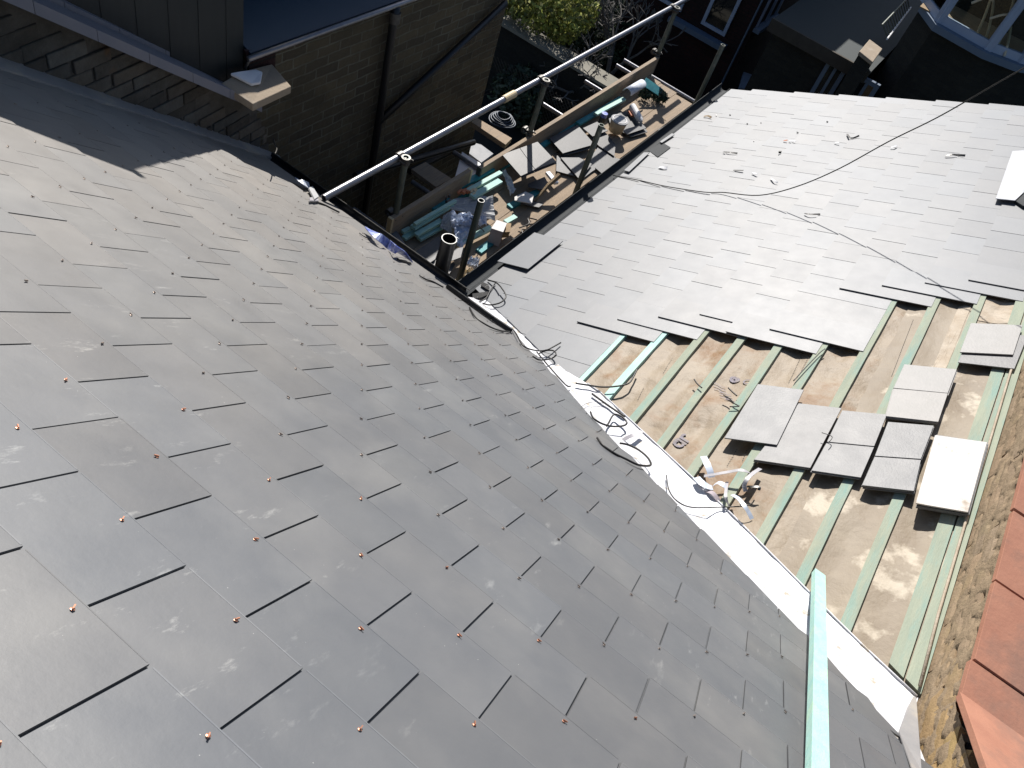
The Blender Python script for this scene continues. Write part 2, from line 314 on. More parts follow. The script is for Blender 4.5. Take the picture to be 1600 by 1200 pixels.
for j in range(-9, 20):
    xt = ax(j); xh = xt - .5 * math.cos(.6486)
    if j == 19: xt = XE
    for s in range(-30, 14):
        if (j - 1 + s) % 2: continue
        y0, y1 = ay(s + 2) + .0022, ay(s) - .0022
        poly = [(xh, y0), (xt, y0), (xt, y1), (xh, y1)]
        ya, yb = yverge(xh), yverge(xt); k = (yb - ya) / (xt - xh)
        poly = clip(poly, -k, 1, ya - k * xh)
        if len(poly) < 3: continue
        ya, yb = ybound(xh), ybound(xt); k = (yb - ya) / (xt - xh); nj = random.uniform(-.008, .008)
        poly = clip(poly, k, -1, -(ya - k * xh) + nj)
        if len(poly) < 3: continue
        lift = random.uniform(-.0006, .0009)
        top = [V((x, y, zA(x))) + NA * (lift - (xt - x) / AG * .0062) for x, y in poly]
        tt = rt(.07, .06); mb.prism(top, -NA * TH, tt)
        wy0, wy1 = min(p[1] for p in poly if p[0] > xt - .01) if any(p[0] > xt - .01 for p in poly) else 0, max([p[1] for p in poly if p[0] > xt - .01] or [0])
        if wy1 - wy0 > .03:
            kk = random.uniform(.9, 1.4)
            mb.prism([V((x, y, zA(x))) + NA * (lift + .0003 - (xt - x) / AG * .0062) for x, y in [(xt - .0018, wy0 + .003), (xt + .0003, wy0 + .003), (xt + .0003, wy1 - .003), (xt - .0018, wy1 - .003)]], -NA * .002, tuple(c * kk for c in tt))
        ym = (y0 + y1) / 2
        if j < 19 and ybound(xt) + .06 < ym < yverge(xt) - .05: rivets.append((j, s + 1, xt - .018, ym))
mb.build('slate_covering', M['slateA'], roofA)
mb = MB()
mb.prism([V((x, y, zA(x))) - NA * .03 for x, y in [(-1.5, -1.16), (1.7, -1.16), (2.0, -.95), (2.9, .25), (3.40, 1.1), (3.40, 3.45), (-1.5, 2.9)]], -NA * .05)
mb.build('roof_deck', M['felt'], roofA)
# pale mortar and lead strip along the far edge of the left roof
mb = MB()
for i in range(44):
    x0 = -.6 + i * .1; x1 = x0 + .1; x1 = min(x1, 3.7)
    if x0 >= 3.7: break
    w0, w1 = [.075 + .02 * nz(x, 3, 1, 3) for x in (x0, x1)]
    q = [(x0, yverge(x0) - w0), (x1, yverge(x1) - w1), (x1, yverge(x1) + .01), (x0, yverge(x0) + .01)]
    mb.prism([V((x, y, zA(x))) + NA * (.008 if k < 2 else .03) for k, (x, y) in enumerate(q)], -NA * .03)
mb.build('verge_fillet', M['lead'], roofA)
def rivet(mb, c, n, ang):
    u = n.orthogonal().normalized(); u = Matrix.Rotation(ang, 3, n) @ u; q = n.cross(u); k = 10; r = .0036
    mb.add([c + n * .0012] + [c + (u * math.cos(2 * math.pi * i / k) + q * math.sin(2 * math.pi * i / k)) * r for i in range(k)], [(0, 1 + i, 1 + (i + 1) % k) for i in range(k)])
    mb.box(c + u * .002 + n * .002, u * .0045, q * .001, n * .0013)
rivets.sort(key=lambda r: V((r[2], r[3], zA(r[2]))).length)
rest = MB(); nr = 0
for j, s, x, y in rivets:
    c = V((x, y, zA(x))) + NA * .0015
    q = ROT.transposed() @ c
    vis = q.z < 0 and abs(q.x / -q.z) < .66 and abs(q.y / -q.z) < .5
    if vis and nr < 99:
        m1 = MB(); rivet(m1, c, NA, random.uniform(0, 6.3)); m1.build('copper_rivet', M['copper' if nr < 22 else 'dull'], roofA); nr += 1
    elif vis: rivet(rest, c, NA, random.uniform(0, 6.3))
tag(rest.build('small_copper_rivets', M['dull'], roofA), kind='stuff')

# ================================================================= RIGHT ROOF
BX0, BY0, BG = 3.998, 1.421, .22143 * math.cos(.4474)
def bx(b): return BX0 + .125 * b
def by(a): return BY0 - BG * a
XV = 8.52
START = {0: -99, 1: -99, 2: -2, 3: -1, 4: 0, 5: 1, 6: 0, 7: 1, 8: 6, 9: 7, 10: 8, 11: 9}
roofB = thing('slate_roof', V((5.5, .6, zB(.6))), 'half finished pale slate roof slope with bare green battens over brown underlay', 'roof')
mb = MB(); HB = []
LB = 2.42
for a in range(-2, 12):
    yt = by(a); yh = by(min(a + LB, 12.8)); st = START.get(a, -99)
    if a <= -1: yh = by(a + LB)
    for b in range(-24, 40):
        if (a + b) % 2: continue
        if b < st: continue
        x0, x1 = bx(b) + .002, bx(b + 2) - .002
        if x0 > XV: continue
        x1 = min(x1, XV + (.012 if a % 2 else -.005) + random.uniform(-.004, .004))
        if x1 - x0 < .02: continue
        poly = [(x0, yt), (x1, yt), (x1, yh), (x0, yh)]
        # stop at the valley: keep x >= valx(y)+.02
        ya, yb = yt, yh; xa, xb = valx(yt) + .035, valx(yh) + .035; k = (xb - xa) / (yb - ya)
        poly = clip(poly, -1, k, -(xa - k * ya))
        if len(poly) < 3: continue
        lift = random.uniform(-.0006, .0010) + (.003 if b == st else 0)
        top = [V((x, y, zB(y))) + NB * (lift - (yt - y) / BG * .0072) for x, y in poly]
        mb.prism(top, -NB * .0058, rt(.075, .06))
mb.build('slate_covering', M['slateB'], roofB)
mb = MB()
mb.prism([V((x, y, zB(y))) - NB * .085 for x, y in [(1.93, -1.2), (XV - .02, -1.2), (XV - .02, 1.80), (3.80, 1.80)]], -NB * .06)
mb.build('roof_deck', M['felt'], roofB)
mb = MB(); mb.abox(XV - .16, XV - .04, -1.2, 1.80, -5.6, -4.1); mb.v = [(x, y, min(z, zB(y) - .12) if z > -5 else -9.0) for x, y, z in mb.v]
mb.build('gable_wall', M['brickN'], roofB)
# underlay, sagging between the battens
byb = [by(k + .45) for k in range(1, 12)]
def hund(x, y):
    d = min(abs(y - q) for q in byb + [-1.08])
    sag = min(d / .1, 1.0)
    return -.036 - .020 * sag * (.8 + .8 * nz(x, y, 2, 4)) + .009 * nz(x, y, 5, 9) * sag + .004 * nz(x, y, 7, 28) * sag
NX, NY = 260, 130; xa_, xb_, ya_, yb_ = 1.9, 6.0, -1.17, 1.0
vs = []; fs = []; ok = {}
for jy in range(NY + 1):
    for ix in range(NX + 1):
        x = xa_ + (xb_ - xa_) * ix / NX; y = ya_ + (yb_ - ya_) * jy / NY
        x = max(x, valx(y) - .01)
        vs.append(V((x, y, zB(y))) + NB * hund(x, y))
for jy in range(NY):
    for ix in range(NX):
        q = (jy * (NX + 1) + ix, jy * (NX + 1) + ix + 1, (jy + 1) * (NX + 1) + ix + 1, (jy + 1) * (NX + 1) + ix)
        if (vs[q[1]] - vs[q[0]]).length < .004 and (vs[q[2]] - vs[q[3]]).length < .004: continue
        fs.append(q)
mb = MB(); mb.add(vs, fs); und = mb.build('underlay', M['membrane'], roofB, smooth=True)
# overlapping upper sheets of underlay near the top of the slope
def usheet(name, x0, x1, y0, y1, m, lift=.004, wob=.0):
    mb = MB(); n1, n2 = 60, 16; vs = []
    for j in range(n2 + 1):
        for i in range(n1 + 1):
            x = x0 + (x1 - x0) * i / n1; y = y0 + (y1 - y0) * j / n2
            if wob: x += wob * nz(y, i, 3, 3) * (1 if i in (0, n1) else 0); y += wob * nz(x, j, 6, 4) * (1 if j in (0, n2) else 0)
            x = max(x, valx(y) + .02)
            vs.append(V((x, y, zB(y))) + NB * (hund(x, y) + lift))
    mb.add(vs, [(j * (n1 + 1) + i, j * (n1 + 1) + i + 1, (j + 1) * (n1 + 1) + i + 1, (j + 1) * (n1 + 1) + i) for j in range(n2) for i in range(n1)
                if (vs[j * (n1 + 1) + i] - vs[j * (n1 + 1) + i + 1]).length > .003])
    return mb.build(name, m, roofB, smooth=True)
usheet('underlay_lap', 1.95, 5.9, -1.15, -.55, M['membrane2'], .004, .03)
def stain_patch(px, lift=.0075):
    """mortar slurry lying on the underlay: soft-edged polygon"""
    pts = [onB(x, y, -.045) for x, y in px]; c = sum(pts, V()) / len(pts); ring = []
    for i in range(len(pts)):
        for k in range(6):
            t = k / 6; p = pts[i].lerp(pts[(i + 1) % len(pts)], t); ring.append(p + (p - c) * .16 * nz(p.x, p.y, i, 14))
    vs = []; fs = []
    n = len(ring)
    for r_ in range(1, 5):
        for p in ring:
            q = c.lerp(p, r_ / 4); vs.append(V((q.x, q.y, zB(q.y))) + NB * (hund(q.x, q.y) + lift))
    vs.append(V((c.x, c.y, zB(c.y))) + NB * (hund(c.x, c.y) + lift))
    for r_ in range(3):
        for i in range(n): fs.append((r_ * n + i, r_ * n + (i + 1) % n, (r_ + 1) * n + (i + 1) % n, (r_ + 1) * n + i))
    fs += [(4 * n, (i + 1) % n, i) for i in range(n)][::-1]
    mb = MB(); mb.add(vs, [f[::-1] for f in fs]); return mb
for px in ([(1492, 478), (1512, 476), (1478, 560), (1452, 615), (1440, 600), (1462, 545)],
           [(1536, 468), (1582, 474), (1570, 505), (1520, 503), (1524, 482)]):
    stain_patch(px).build('mortar_stain', M['stain'], roofB)
# battens
for k in range(2, 12):
    y = by(k + .45); xs = valx(y) + .07
    xe = {2: 3.80, 3: 3.95, 4: 4.10, 5: 4.25, 6: 4.25, 7: 4.30}.get(k, 5.9)
    mb = MB(); n = 24; hw = .021
    for i in range(n):
        x0 = xs + (xe - xs) * i / n; x1 = xs + (xe - xs) * (i + 1) / n
        o0, o1 = [.004 * nz(x, k, 0, 1.3) for x in (x0, x1)]
        q = [(x0, y - hw + o0), (x1, y - hw + o1), (x1, y + hw + o1), (x0, y + hw + o0)]
        mb.prism([V((a, b, zB(b))) - NB * .0185 for a, b in q], -NB * .026, rt(.03))
    mm = M['teal'] if k in (3, 4) else M['batten']
    mb.build('batten', mm, roofB)
for y, hw in ((-1.052, .0265), (-1.112, .027)):
    mb = MB()
    q = [(valx(y) + .10, y - hw), (5.9, y - hw), (5.9, y + hw), (valx(y) + .14, y + hw)]
    mb.prism([V((a, b, zB(b))) - NB * .0175 for a, b in q], -NB * .026, rt(.03))
    mb.build('batten', M['batten'], roofB)
# perforated stitch lines and printed letters on the underlay
mb = MB()
for (p, q, n) in (((1045, 560), (1030, 585), 9), ((1000, 605), (990, 625), 8), ((1250, 545), (1225, 600), 22), ((1262, 548), (1232, 606), 22), ((1420, 500), (1385, 590), 40),
                  ((1145, 700), (1128, 730), 9), ((1160, 703), (1152, 722), 6), ((1292, 800), (1275, 835), 12)):
    for i in range(n):
        t = (i + .5) / n; c = onB(p[0] + (q[0] - p[0]) * t, p[1] + (q[1] - p[1]) * t, -.05)
        c = V((c.x, c.y, zB(c.y))) + NB * (hund(c.x, c.y) + .006)
        d = (onB(*q) - onB(*p)).normalized(); mb.box(c, d * .0035, NB.cross(d) * .0013, NB * .0006)
mb.build('stitching', M['felt'], roofB)
def glyph(mb, c0, ux, uy, strokes, w_):
    for st in strokes:
        for a, b in zip(st[:-1], st[1:]):
            p = c0 + ux * a[0] + uy * a[1]; q = c0 + ux * b[0] + uy * b[1]
            p = V((p.x, p.y, zB(p.y))) + NB * (hund(p.x, p.y) + .0065); q = V((q.x, q.y, zB(q.y))) + NB * (hund(q.x, q.y) + .0065)
            d = q - p
            if d.length < 1e-4: continue
            sd = NB.cross(d.normalized()) * w_ / 2; e = d.normalized() * w_ * .3
            mb.add([p - sd - e, p + sd - e, q + sd + e, q - sd + e], [(0, 3, 2, 1)])
def arc(cx, cy, rx, ry, a0, a1, n=10): return [(cx + rx * math.cos(math.radians(a0 + (a1 - a0) * i / n)), cy + ry * math.sin(math.radians(a0 + (a1 - a0) * i / n))) for i in range(n + 1)]
mb = MB()
o_ = onB(1058, 704, -.05); ux = (onB(1068, 668, -.05) - onB(1053, 700, -.05)); ux = ux.normalized() * .055; uy = onB(1050, 680, -.05) - onB(1066, 686, -.05); uy = uy.normalized() * .05
e1 = (onB(1086, 672, -.05) - onB(1054, 700, -.05)).normalized(); e2 = NB.cross(e1)
base = onB(1056, 700, -.05)
glyph(mb, base, e1 * .05, e2 * .05, [arc(.5, .5, .42, .42, 60, 330), [(.95, 0), (.95, 1)], arc(.55, .75, .4, .28, 0, 150)], .014)
glyph(mb, base + e1 * .062, e1 * .05, e2 * .05, [[(.1, 0), (.1, .95)], arc(.5, .55, .38, .38, 40, 160)], .014)
mb2 = mb
b3 = onB(1132, 594, -.05); e1 = (onB(1160, 600, -.05) - onB(1132, 592, -.05)).normalized(); e2 = NB.cross(e1)
glyph(mb2, b3, e1 * .05, e2 * .05, [arc(.5, .5, .45, .45, 0, 360, 16), arc(.5, .45, .25, .25, 0, 360, 10)], .012)
glyph(mb2, b3 + e1 * .075, e1 * .05, e2 * .05, [arc(.5, .5, .42, .42, 0, 300, 16)], .008)
for k in range(7):
    p = onB(1108 + 3 * k - 2 * (k % 3), 600 + 4.2 * k, -.05); glyph(mb2, p, e1 * .07, e2 * .05, [[(0, 0), (.35, .08), (.7, -.05), (1.0, .06)]], .0045)
mb2.build('printed_lettering', M['ink'], roofB)
# eaves gutter of the right roof
g = thing('eaves_gutter', V((3.9, 1.87, -3.93)), 'long black gutter along the eaves of the pale slate roof, beside the scaffold', 'gutter')
mb = MB(); n = 10; yc, zc, r = 1.905, zB(1.83) - .03, .055
prof = [(yc + r * math.cos(math.radians(180 + 180 * k / n)), zc + r * math.sin(math.radians(180 + 180 * k / n))) for k in range(n + 1)]
prof2 = [(yc + (r - .004) * math.cos(math.radians(360 - 180 * k / n)), zc + .001 + (r - .004) * math.sin(math.radians(360 - 180 * k / n))) for k in range(n + 1)]
pf = prof + prof2; x0, x1 = 3.82, XV + .05
mb.add([(x, y, z) for x in (x0, x1) for y, z in pf], [(i, (i + 1) % len(pf), len(pf) + (i + 1) % len(pf), len(pf) + i) for i in range(len(pf))])
mb.build('channel', M['felt'], g)
mb = MB(); mb.tube([(x0, yc + r - .002, zc + .003), (x1, yc + r - .002, zc + .003)], .004, 8); mb.build('rolled_edge', M['felt'], g)
mb = MB(); mb.abox(3.75, XV - .02, 1.83, 1.85, zc - .16, zc + .0); mb.build('fascia', M['felt'], g)
# eaves edge of the left roof: black gutter that runs on over the head of the valley
g = thing('eaves_gutter', onA(560, 345), 'black gutter along the lower eaves of the large dark roof, near the brick neighbour', 'gutter')
mb = MB(); xg = XE + .05; zg = zA(XE) - .03; r = .05
pf = [(xg + r * math.cos(math.radians(180 + 18 * k)), zg + r * math.sin(math.radians(180 + 18 * k))) for k in range(11)]
pf += [(xg + (r - .004) * math.cos(math.radians(360 - 18 * k)), zg + .001 + (r - .004) * math.sin(math.radians(360 - 18 * k))) for k in range(11)]
mb.add([(x, y, z) for y in (1.75, 3.50) for x, z in pf], [(i, (i + 1) % len(pf), len(pf) + (i + 1) % len(pf), len(pf) + i) for i in range(len(pf))])
mb.build('channel', M['black'], g)
mb = MB(); mb.tube([(xg + r, 1.72, zg + .004), (xg + r, 3.5, zg + .004)], .003, 8); mb.build('rolled_edge', M['coupler'], g)
mb = MB(); mb.abox(XE - .07, XE - .02, 1.9, 3.45, -9, zA(XE) - .06); mb.build('fascia_wall', M['brickN'], g)
mb = MB()
pts = [onA(700, 447, .012), onA(735, 472, .014), onA(770, 497, .014), onA(800, 517, .012)]
for a, b in zip(pts[:-1], pts[1:]):
    d = (b - a); sd = NA.cross(d.normalized()) * .022; mb.box((a + b) / 2, d / 2, sd, NA * .012)
mb.build('gutter_end', M['black'], g)
# valley lining
vl = thing('valley_lining', V((2.6, -.1, zA(2.6))), 'bright white lining strip running down the valley between the two roofs', 'valley')
def wBf(y):
    return .072 if y < -.9 else (.072 + .03 * min(1, (y + .9) / .6) if y < .6 else max(.05, .102 - .2 * (y - .6)))
mb = MB(); n = 220
rows = []
for i in range(n + 1):
    y = -1.135 + (1.75 + 1.135) * i / n; xv = valx(y)
    wA = .60 if y < .5 else max(.22, .60 - (y - .5) * 1.0); wB = wBf(y)
    rw = []
    for k, (side, f) in enumerate((('A', 1), ('A', .66), ('A', .33), ('C', 0), ('B', .5), ('B', 1))):
        ripple = .004 * nz(y, k, 0, 7) + .004 * nz(y, k * .7, 4, 20)
        if side == 'A': x = xv - wA * f * .62; yy = y - 0; p = V((x, yy, zA(x))) + NA * (-.019 + ripple)
        elif side == 'C': p = V((xv, y, zA(xv) - .012 + ripple))
        else: x = xv + wB * f * 1.25; p = V((x, y, zB(y))) + NB * (-.004 * f - .008 + ripple)
        rw.append(p)
    rows.append(rw)
vs = [p for r_ in rows for p in r_]
mb.add(vs, [(i * 6 + k, i * 6 + k + 1, (i + 1) * 6 + k + 1, (i + 1) * 6 + k) for i in range(n) for k in range(5)])
mb.build('lining_sheet', M['liner'], vl, smooth=True)
mb = MB()
mb.tube([V((valx(y) + wBf(y) * 1.25, y, zB(y))) + NB * (-.008) for y in [-1.13 + i * .1 for i in range(19)]], .004, 6)
mb.build('welted_edge', M['liner'], vl, smooth=True)
# lead turned up where the valley meets the brick wall
mb = MB()
q0 = [onA(1405, 1143, .004), onA(1425, 1085, .012), V(onY(1431, 1080, -1.14)), V(onY(1436, 1140, -1.14)), onA(1440, 1205, .004), onA(1425, 1200, .004)]
mb.prism(q0, -NA * .004); mb.build('corner_flashing', M['lead'], vl)

# ================================================================= BRICK WALL ON THE RIGHT WITH TERRACOTTA COPING
YW = -1.152
pw = thing('party_wall', V((3.5, YW - .1, -2.6)), 'low yellow brick wall with crumbling joints beside the bare battens, under terracotta coping', 'wall')
def wtop(x): return -2.20 if x > 1.95 else -2.24 + .52 * (1.95 - x)
mb = MB()
for r_ in range(16):
    z0 = -2.72 + r_ * .078
    for k in range(-2, 26):
        x0 = .9 + k * .232 + (.116 if r_ % 2 else 0) + random.uniform(-.004, .004); x1 = x0 + .225 + random.uniform(-.004, .002)
        if z0 + .06 > wtop((x0 + x1) / 2) - (.05 if x0 < 1.8 else 0): continue
        d = random.uniform(-.002, .002); zt = min(z0 + .073, -0.5)
        zj = random.uniform(-.002, .002)
        # slightly broken face: grid of jittered points
        nx_, nz_ = 8, 4; vs = []
        for b_ in range(nz_ + 1):
            for a_ in range(nx_ + 1):
                X = x0 + (x1 - x0) * a_ / nx_; Z = z0 + zj + (zt - z0) * b_ / nz_
                ed = (a_ in (0, nx_)) or (b_ in (0, nz_))
                dep = .0015 * nz(X, Z, 1, 26) + .0015 * nz(X, Z, 3, 60)
                if ed: dep -= .003 + .010 * random.random() * (random.random() < .22)
                if ed: X += random.uniform(-.003, .003); Z += random.uniform(-.002, .002)
                vs.append((X, YW + d + dep, Z))
        W_ = nx_ + 1; ff = [(j * W_ + i, (j + 1) * W_ + i, (j + 1) * W_ + i + 1, j * W_ + i + 1) for j in range(nz_) for i in range(nx_)]
        n0 = len(vs); ring = [i for i in range(W_)] + [j * W_ + nx_ for j in range(1, nz_ + 1)] + [nz_ * W_ + i for i in range(nx_ - 1, -1, -1)] + [j * W_ for j in range(nz_ - 1, 0, -1)]
        back = [(vs[i][0], YW - .05, vs[i][2]) for i in ring]; vs += back
        ff += [(ring[i], ring[(i + 1) % len(ring)], n0 + (i + 1) % len(ring), n0 + i) for i in range(len(ring))]
        yel = max(0, min(1, (2.2 - x0) / .6)); t = rt(.10, .08); mb.add(vs, ff, (t[0] * (1 + .12 * yel), t[1] * (1 + .04 * yel), t[2] * (1 - .25 * yel)))
mb.build('brickwork', M['brickY'], pw)
mb = MB()
nx_, nz_ = 420, 44; vs = []; X0, X1, Z0, Z1 = .7, 6.6, -2.75, -2.205
for b_ in range(nz_ + 1):
    for a_ in range(nx_ + 1):
        X = X0 + (X1 - X0) * a_ / nx_; Z = Z0 + (wtop(X) - .004 - Z0) * b_ / nz_
        d = -.0015 + .006 * nz(X, Z * 1.6, 9, 13); hole = nz(X * 1.0, Z * 2.2, 4, 17)
        if hole > .22: d -= (hole - .22) * .11
        vs.append((X, YW + d + .0005, Z))
W_ = nx_ + 1
mb.add(vs, [(j * W_ + i, (j + 1) * W_ + i, (j + 1) * W_ + i + 1, j * W_ + i + 1) for j in range(nz_) for i in range(nx_)])
mb.build('mortar_face', M['mortar'], pw, smooth=True)
mb = MB(); mb.abox(.7, 6.6, YW - .20, YW - .05, -9.0, -2.21); mb.build('wall_core', M['mortar'], pw)
mb = MB(); q = [(x, YW - .2 if k else YW - .05, zA(x)) for k in (0,) for x in ()]
for x0 in [.7 + .1 * i for i in range(12)]:
    mb.abox(x0, x0 + .1, YW - .20, YW - .03, -2.21, wtop(x0 + .1) - .01)
mb.build('stepped_shadow_core', M['felt'], pw)  # black core: open shadow under the tilted tile, put in as colour
mb = MB()
mb.tube([onB(1592, 540, -.004), onB(1578, 584, -.004), onB(1544, 698, -.004), onB(1503, 835, -.004), onB(1466, 960, -.004), onB(1437, 1072, -.004)], .006, 6)
mb.build('lead_edge', M['stain'], pw, smooth=True)
# coping tiles: one thing each
cz = -2.165; ct = [(4.42, 4.03), (4.025, 3.635), (3.63, 3.235), (3.23, 2.845), (2.84, 2.445), (2.44, 2.062)]
where = ['sixth', 'fifth', 'fourth', 'third', 'second', 'lowest']
for i, (xa, xb) in enumerate(ct):
    mb = MB(); dz = random.uniform(-.003, .003); y0, y1 = YW - .19 + random.uniform(-.003, .003), YW + .020 + random.uniform(-.004, .004)
    mb.box(((xa + xb) / 2, (y0 + y1) / 2, cz + dz), ((xa - xb) / 2 - .0035, 0, 0), (0, (y1 - y0) / 2, 0), (0, 0, .012))
    o = mb.build('coping_tile', M['terra'], None, bevel=.0015)
    tag(o, ['square terracotta coping tile highest up the right edge', 'terracotta coping tile fifth up from the tilted one', 'terracotta coping tile fourth up from the tilted one',
            'terracotta coping tile level with the bare end of the double battens', 'wide terracotta coping tile beside the mortar face, second above the stepped one', 'terracotta coping tile with white scrape, just above the stepped tile'][i], 'coping tile', 'terracotta coping tiles on the brick wall')
mb = MB(); mb.box((1.975, YW - .083, cz - .004), (.083, 0, 0), (0, .112, 0), (0, 0, .012))
o = mb.build('coping_tile', M['terra'], None, bevel=.0015); tag(o, 'short terracotta coping tile with a stepped end, cut off beside the tilted tile', 'coping tile', 'terracotta coping tiles on the brick wall')
mb = MB(); d = V((-math.cos(.55), 0, math.sin(.55))); nn = V((math.sin(.55), 0, math.cos(.55))); c = V((1.90, YW - .075, cz + .008))
mb.box(c + d * .22, d * .22, V((0, .115, 0)), nn * .012)
o = mb.build('coping_tile', M['terra'], None, bevel=.0015); tag(o, 'tilted terracotta coping tile at the lower right corner with a dark gap below it', 'coping tile', 'terracotta coping tiles on the brick wall')

# ================================================================= LOOSE SLATES ON THE BATTENS
def slab_px(name, px, fn, th, m, label, cat, group=None, n=1, hs=None, gap=.0012, jit=.004, bevel=.0, parent=None):
    """a flat slab (or a stack of n) whose top corners lie at the given photo points on surface fn(x,y,h)"""
    top = [fn(x, y, (hs[i] if isinstance(hs, (list, tuple)) else (hs or 0))) for i, (x, y) in enumerate(px)]
    nr = (top[1] - top[0]).cross(top[2] - top[0]).normalized()
    if nr.z < 0: nr = -nr
    out = None
    for k in range(n):
        off = -nr * (k * (th + gap)) + (V((random.uniform(-jit, jit), random.uniform(-jit, jit), 0)) if k else V())
        mb = MB(); mb.prism([p + off for p in top], -nr * th, rt(.04, .05)); o = mb.build(name, m, parent, bevel=bevel)
        if parent is None:
            tag(o, label if k == 0 else None, cat, group)
            if k: o['label'] = label[1] if isinstance(label, tuple) else label
        out = o
    return out
GL = 'loose slates laid out on the bare battens'
def loose(px, h, label, m='slateL', th=.0065, n=1, under=None):
    hh = h if isinstance(h, (list, tuple)) else [h] * 4
    fn = onB
    top = [fn(x, y, hh[i]) for i, (x, y) in enumerate(px)]
    nr = (top[1] - top[0]).cross(top[2] - top[0]).normalized()
    if nr.z < 0: nr = -nr
    for k in range(n):
        jx = V((random.uniform(-.006, .006), random.uniform(-.006, .006), 0)) if k else V()
        mb = MB(); mb.prism([p - nr * (k * (th + .0015)) + jx for p in top], -nr * th, rt(.04, .04)); o = mb.build('loose_slate', M[m], None, bevel=.0008)
        tag(o, label if k == 0 else under[k - 1], 'slate', GL)
loose([(1184, 600), (1256, 609), (1214, 695), (1132, 684)], [.012, .012, .012, .012], 'leftmost single blue grey slate lying askew on the bare battens')
loose([(1248, 630), (1315, 637.5), (1266, 731), (1178, 718)], 0.002, 'long grey slate just under the leftmost askew slate', n=2, under=['pale edged slate at the bottom of the pair under the leftmost slate'])
loose([(1316, 641), (1386, 647.5), (1366, 697), (1292, 690)], 0.014, 'upper grey slate of the middle pair, touching a twist of black wire', n=2, under=['slate hidden directly beneath the upper middle grey slate'])
loose([(1292, 691), (1366, 698), (1345, 746), (1268, 735)], 0.010, 'lower grey slate of the middle pair', n=2, under=['slate hidden directly beneath the lower middle grey slate'])
loose([(1387.5, 659), (1459, 665), (1439, 717), (1367, 712)], 0.020, 'grey slate immediately left of the white slate, upper of two', n=3, under=['second slate down under the grey slate left of the white one', 'third slate down under the grey slate left of the white one'])
loose([(1367, 713), (1439, 718.5), (1428, 767), (1347, 758)], 0.016, 'grey slate immediately left of the white slate, lower of two', n=3, under=['second slate down below the lower grey slate left of the white one', 'third slate down below the lower grey slate left of the white one'])
loose([(1461, 680), (1542, 691), (1512.5, 800), (1431, 786)], 0.032, 'brilliant white backed slate on top of a thick stack near the brick wall', m='slateW', n=1)
loose([(1463, 679), (1544, 691), (1513.5, 801), (1433, 787)], 0.024, 'second slate down in the stack under the white slate', n=4, under=['third slate down in the stack under the white slate', 'fourth slate down in the stack under the white slate', 'bottom slate of the stack under the white slate'])
loose([(1413, 569), (1495, 577), (1481, 614), (1396, 606)], 0.020, 'pale slate above the others, upper one of the pair below the corner slates', n=2, under=['dark edged slate right beneath the upper pale slate'], m='slateP')
loose([(1396, 607), (1481, 614.5), (1466, 659), (1384, 650)], 0.018, 'pale slate above the dark gap, lower one of the upper pair', n=3, under=['second slate down beneath the lower pale slate', 'third slate down beneath the lower pale slate'], m='slateP')
loose([(1517, 504.7), (1598, 508), (1583, 554), (1500, 550)], 0.015, 'light grey slate nearest the top right end of the battens', m='slateP')
loose([(1515, 519), (1606, 524), (1585, 576), (1497, 566)], 0.004, 'cream edged slate poking out below the top right light grey slate')
loose([(777, 408), (835, 363), (880, 376), (825, 420)], .022, 'lone slate lying loose over the eaves gutter by the scaffold', m='slateB')
loose([(975, 266), (1006, 238), (1015, 238), (983, 268)], .02, 'narrow slate strip standing off the eaves beside the flat black square', m='slateB')
loose([(1031, 221), (1050, 208), (1054, 210), (1034, 223)], .02, 'short slate strip above the flat black square at the eaves', m='slateB')
mb = MB(); mb.prism([onB(x, y, .004) for x, y in ((1013, 235), (1034, 222), (1048, 230), (1028, 245))], -NB * .002)
tag(mb.build('black_patch', M['felt']), 'flat black square lying at the eaves of the pale roof', 'felt')  # thin black sheet laid just above the slates
# white lining board at the right edge of the pale roof
mb = MB(); mb.prism([onB(x, y, .03) for x, y in ((1582, 236), (1612, 234), (1600, 300), (1586, 313), (1556, 310))], -NB * .006)
wb = mb.build('white_board', M['paleb']); tag(wb, 'white sheet standing on the pale roof at the right edge of the picture', 'sheet')
mb = MB(); mb.prism([onB(x, y, .02) for x, y in ((1584, 312), (1594, 297), (1612, 285), (1612, 325), (1598, 321))], -NB * .02)
tag(mb.build('black_bag', M['felt'], bevel=.006), 'black bag end beside the white sheet at the right edge', 'bag')

# green plank lying across the valley, close to the camera
pa, pb = onA(1277, 1215, .05), onB(1279, 897, .03)
mb = MB(); d = (pb - pa); L_ = d.length; d.normalize(); sd = NA.cross(d).normalized(); up = d.cross(sd); up = up if up.z > 0 else -up
pa2 = pa - d * .35
n = 30
for i in range(n):
    a = pa2 + d * (L_ + .35) * i / n; b = pa2 + d * (L_ + .35) * (i + 1) / n
    mb.box((a + b) / 2, (b - a) / 2, sd * (.0235), up * .0125, rt(.02))
tag(mb.build('loose_batten', M['teal']), 'long turquoise treated batten lying down the dark roof and across the white valley', 'batten')

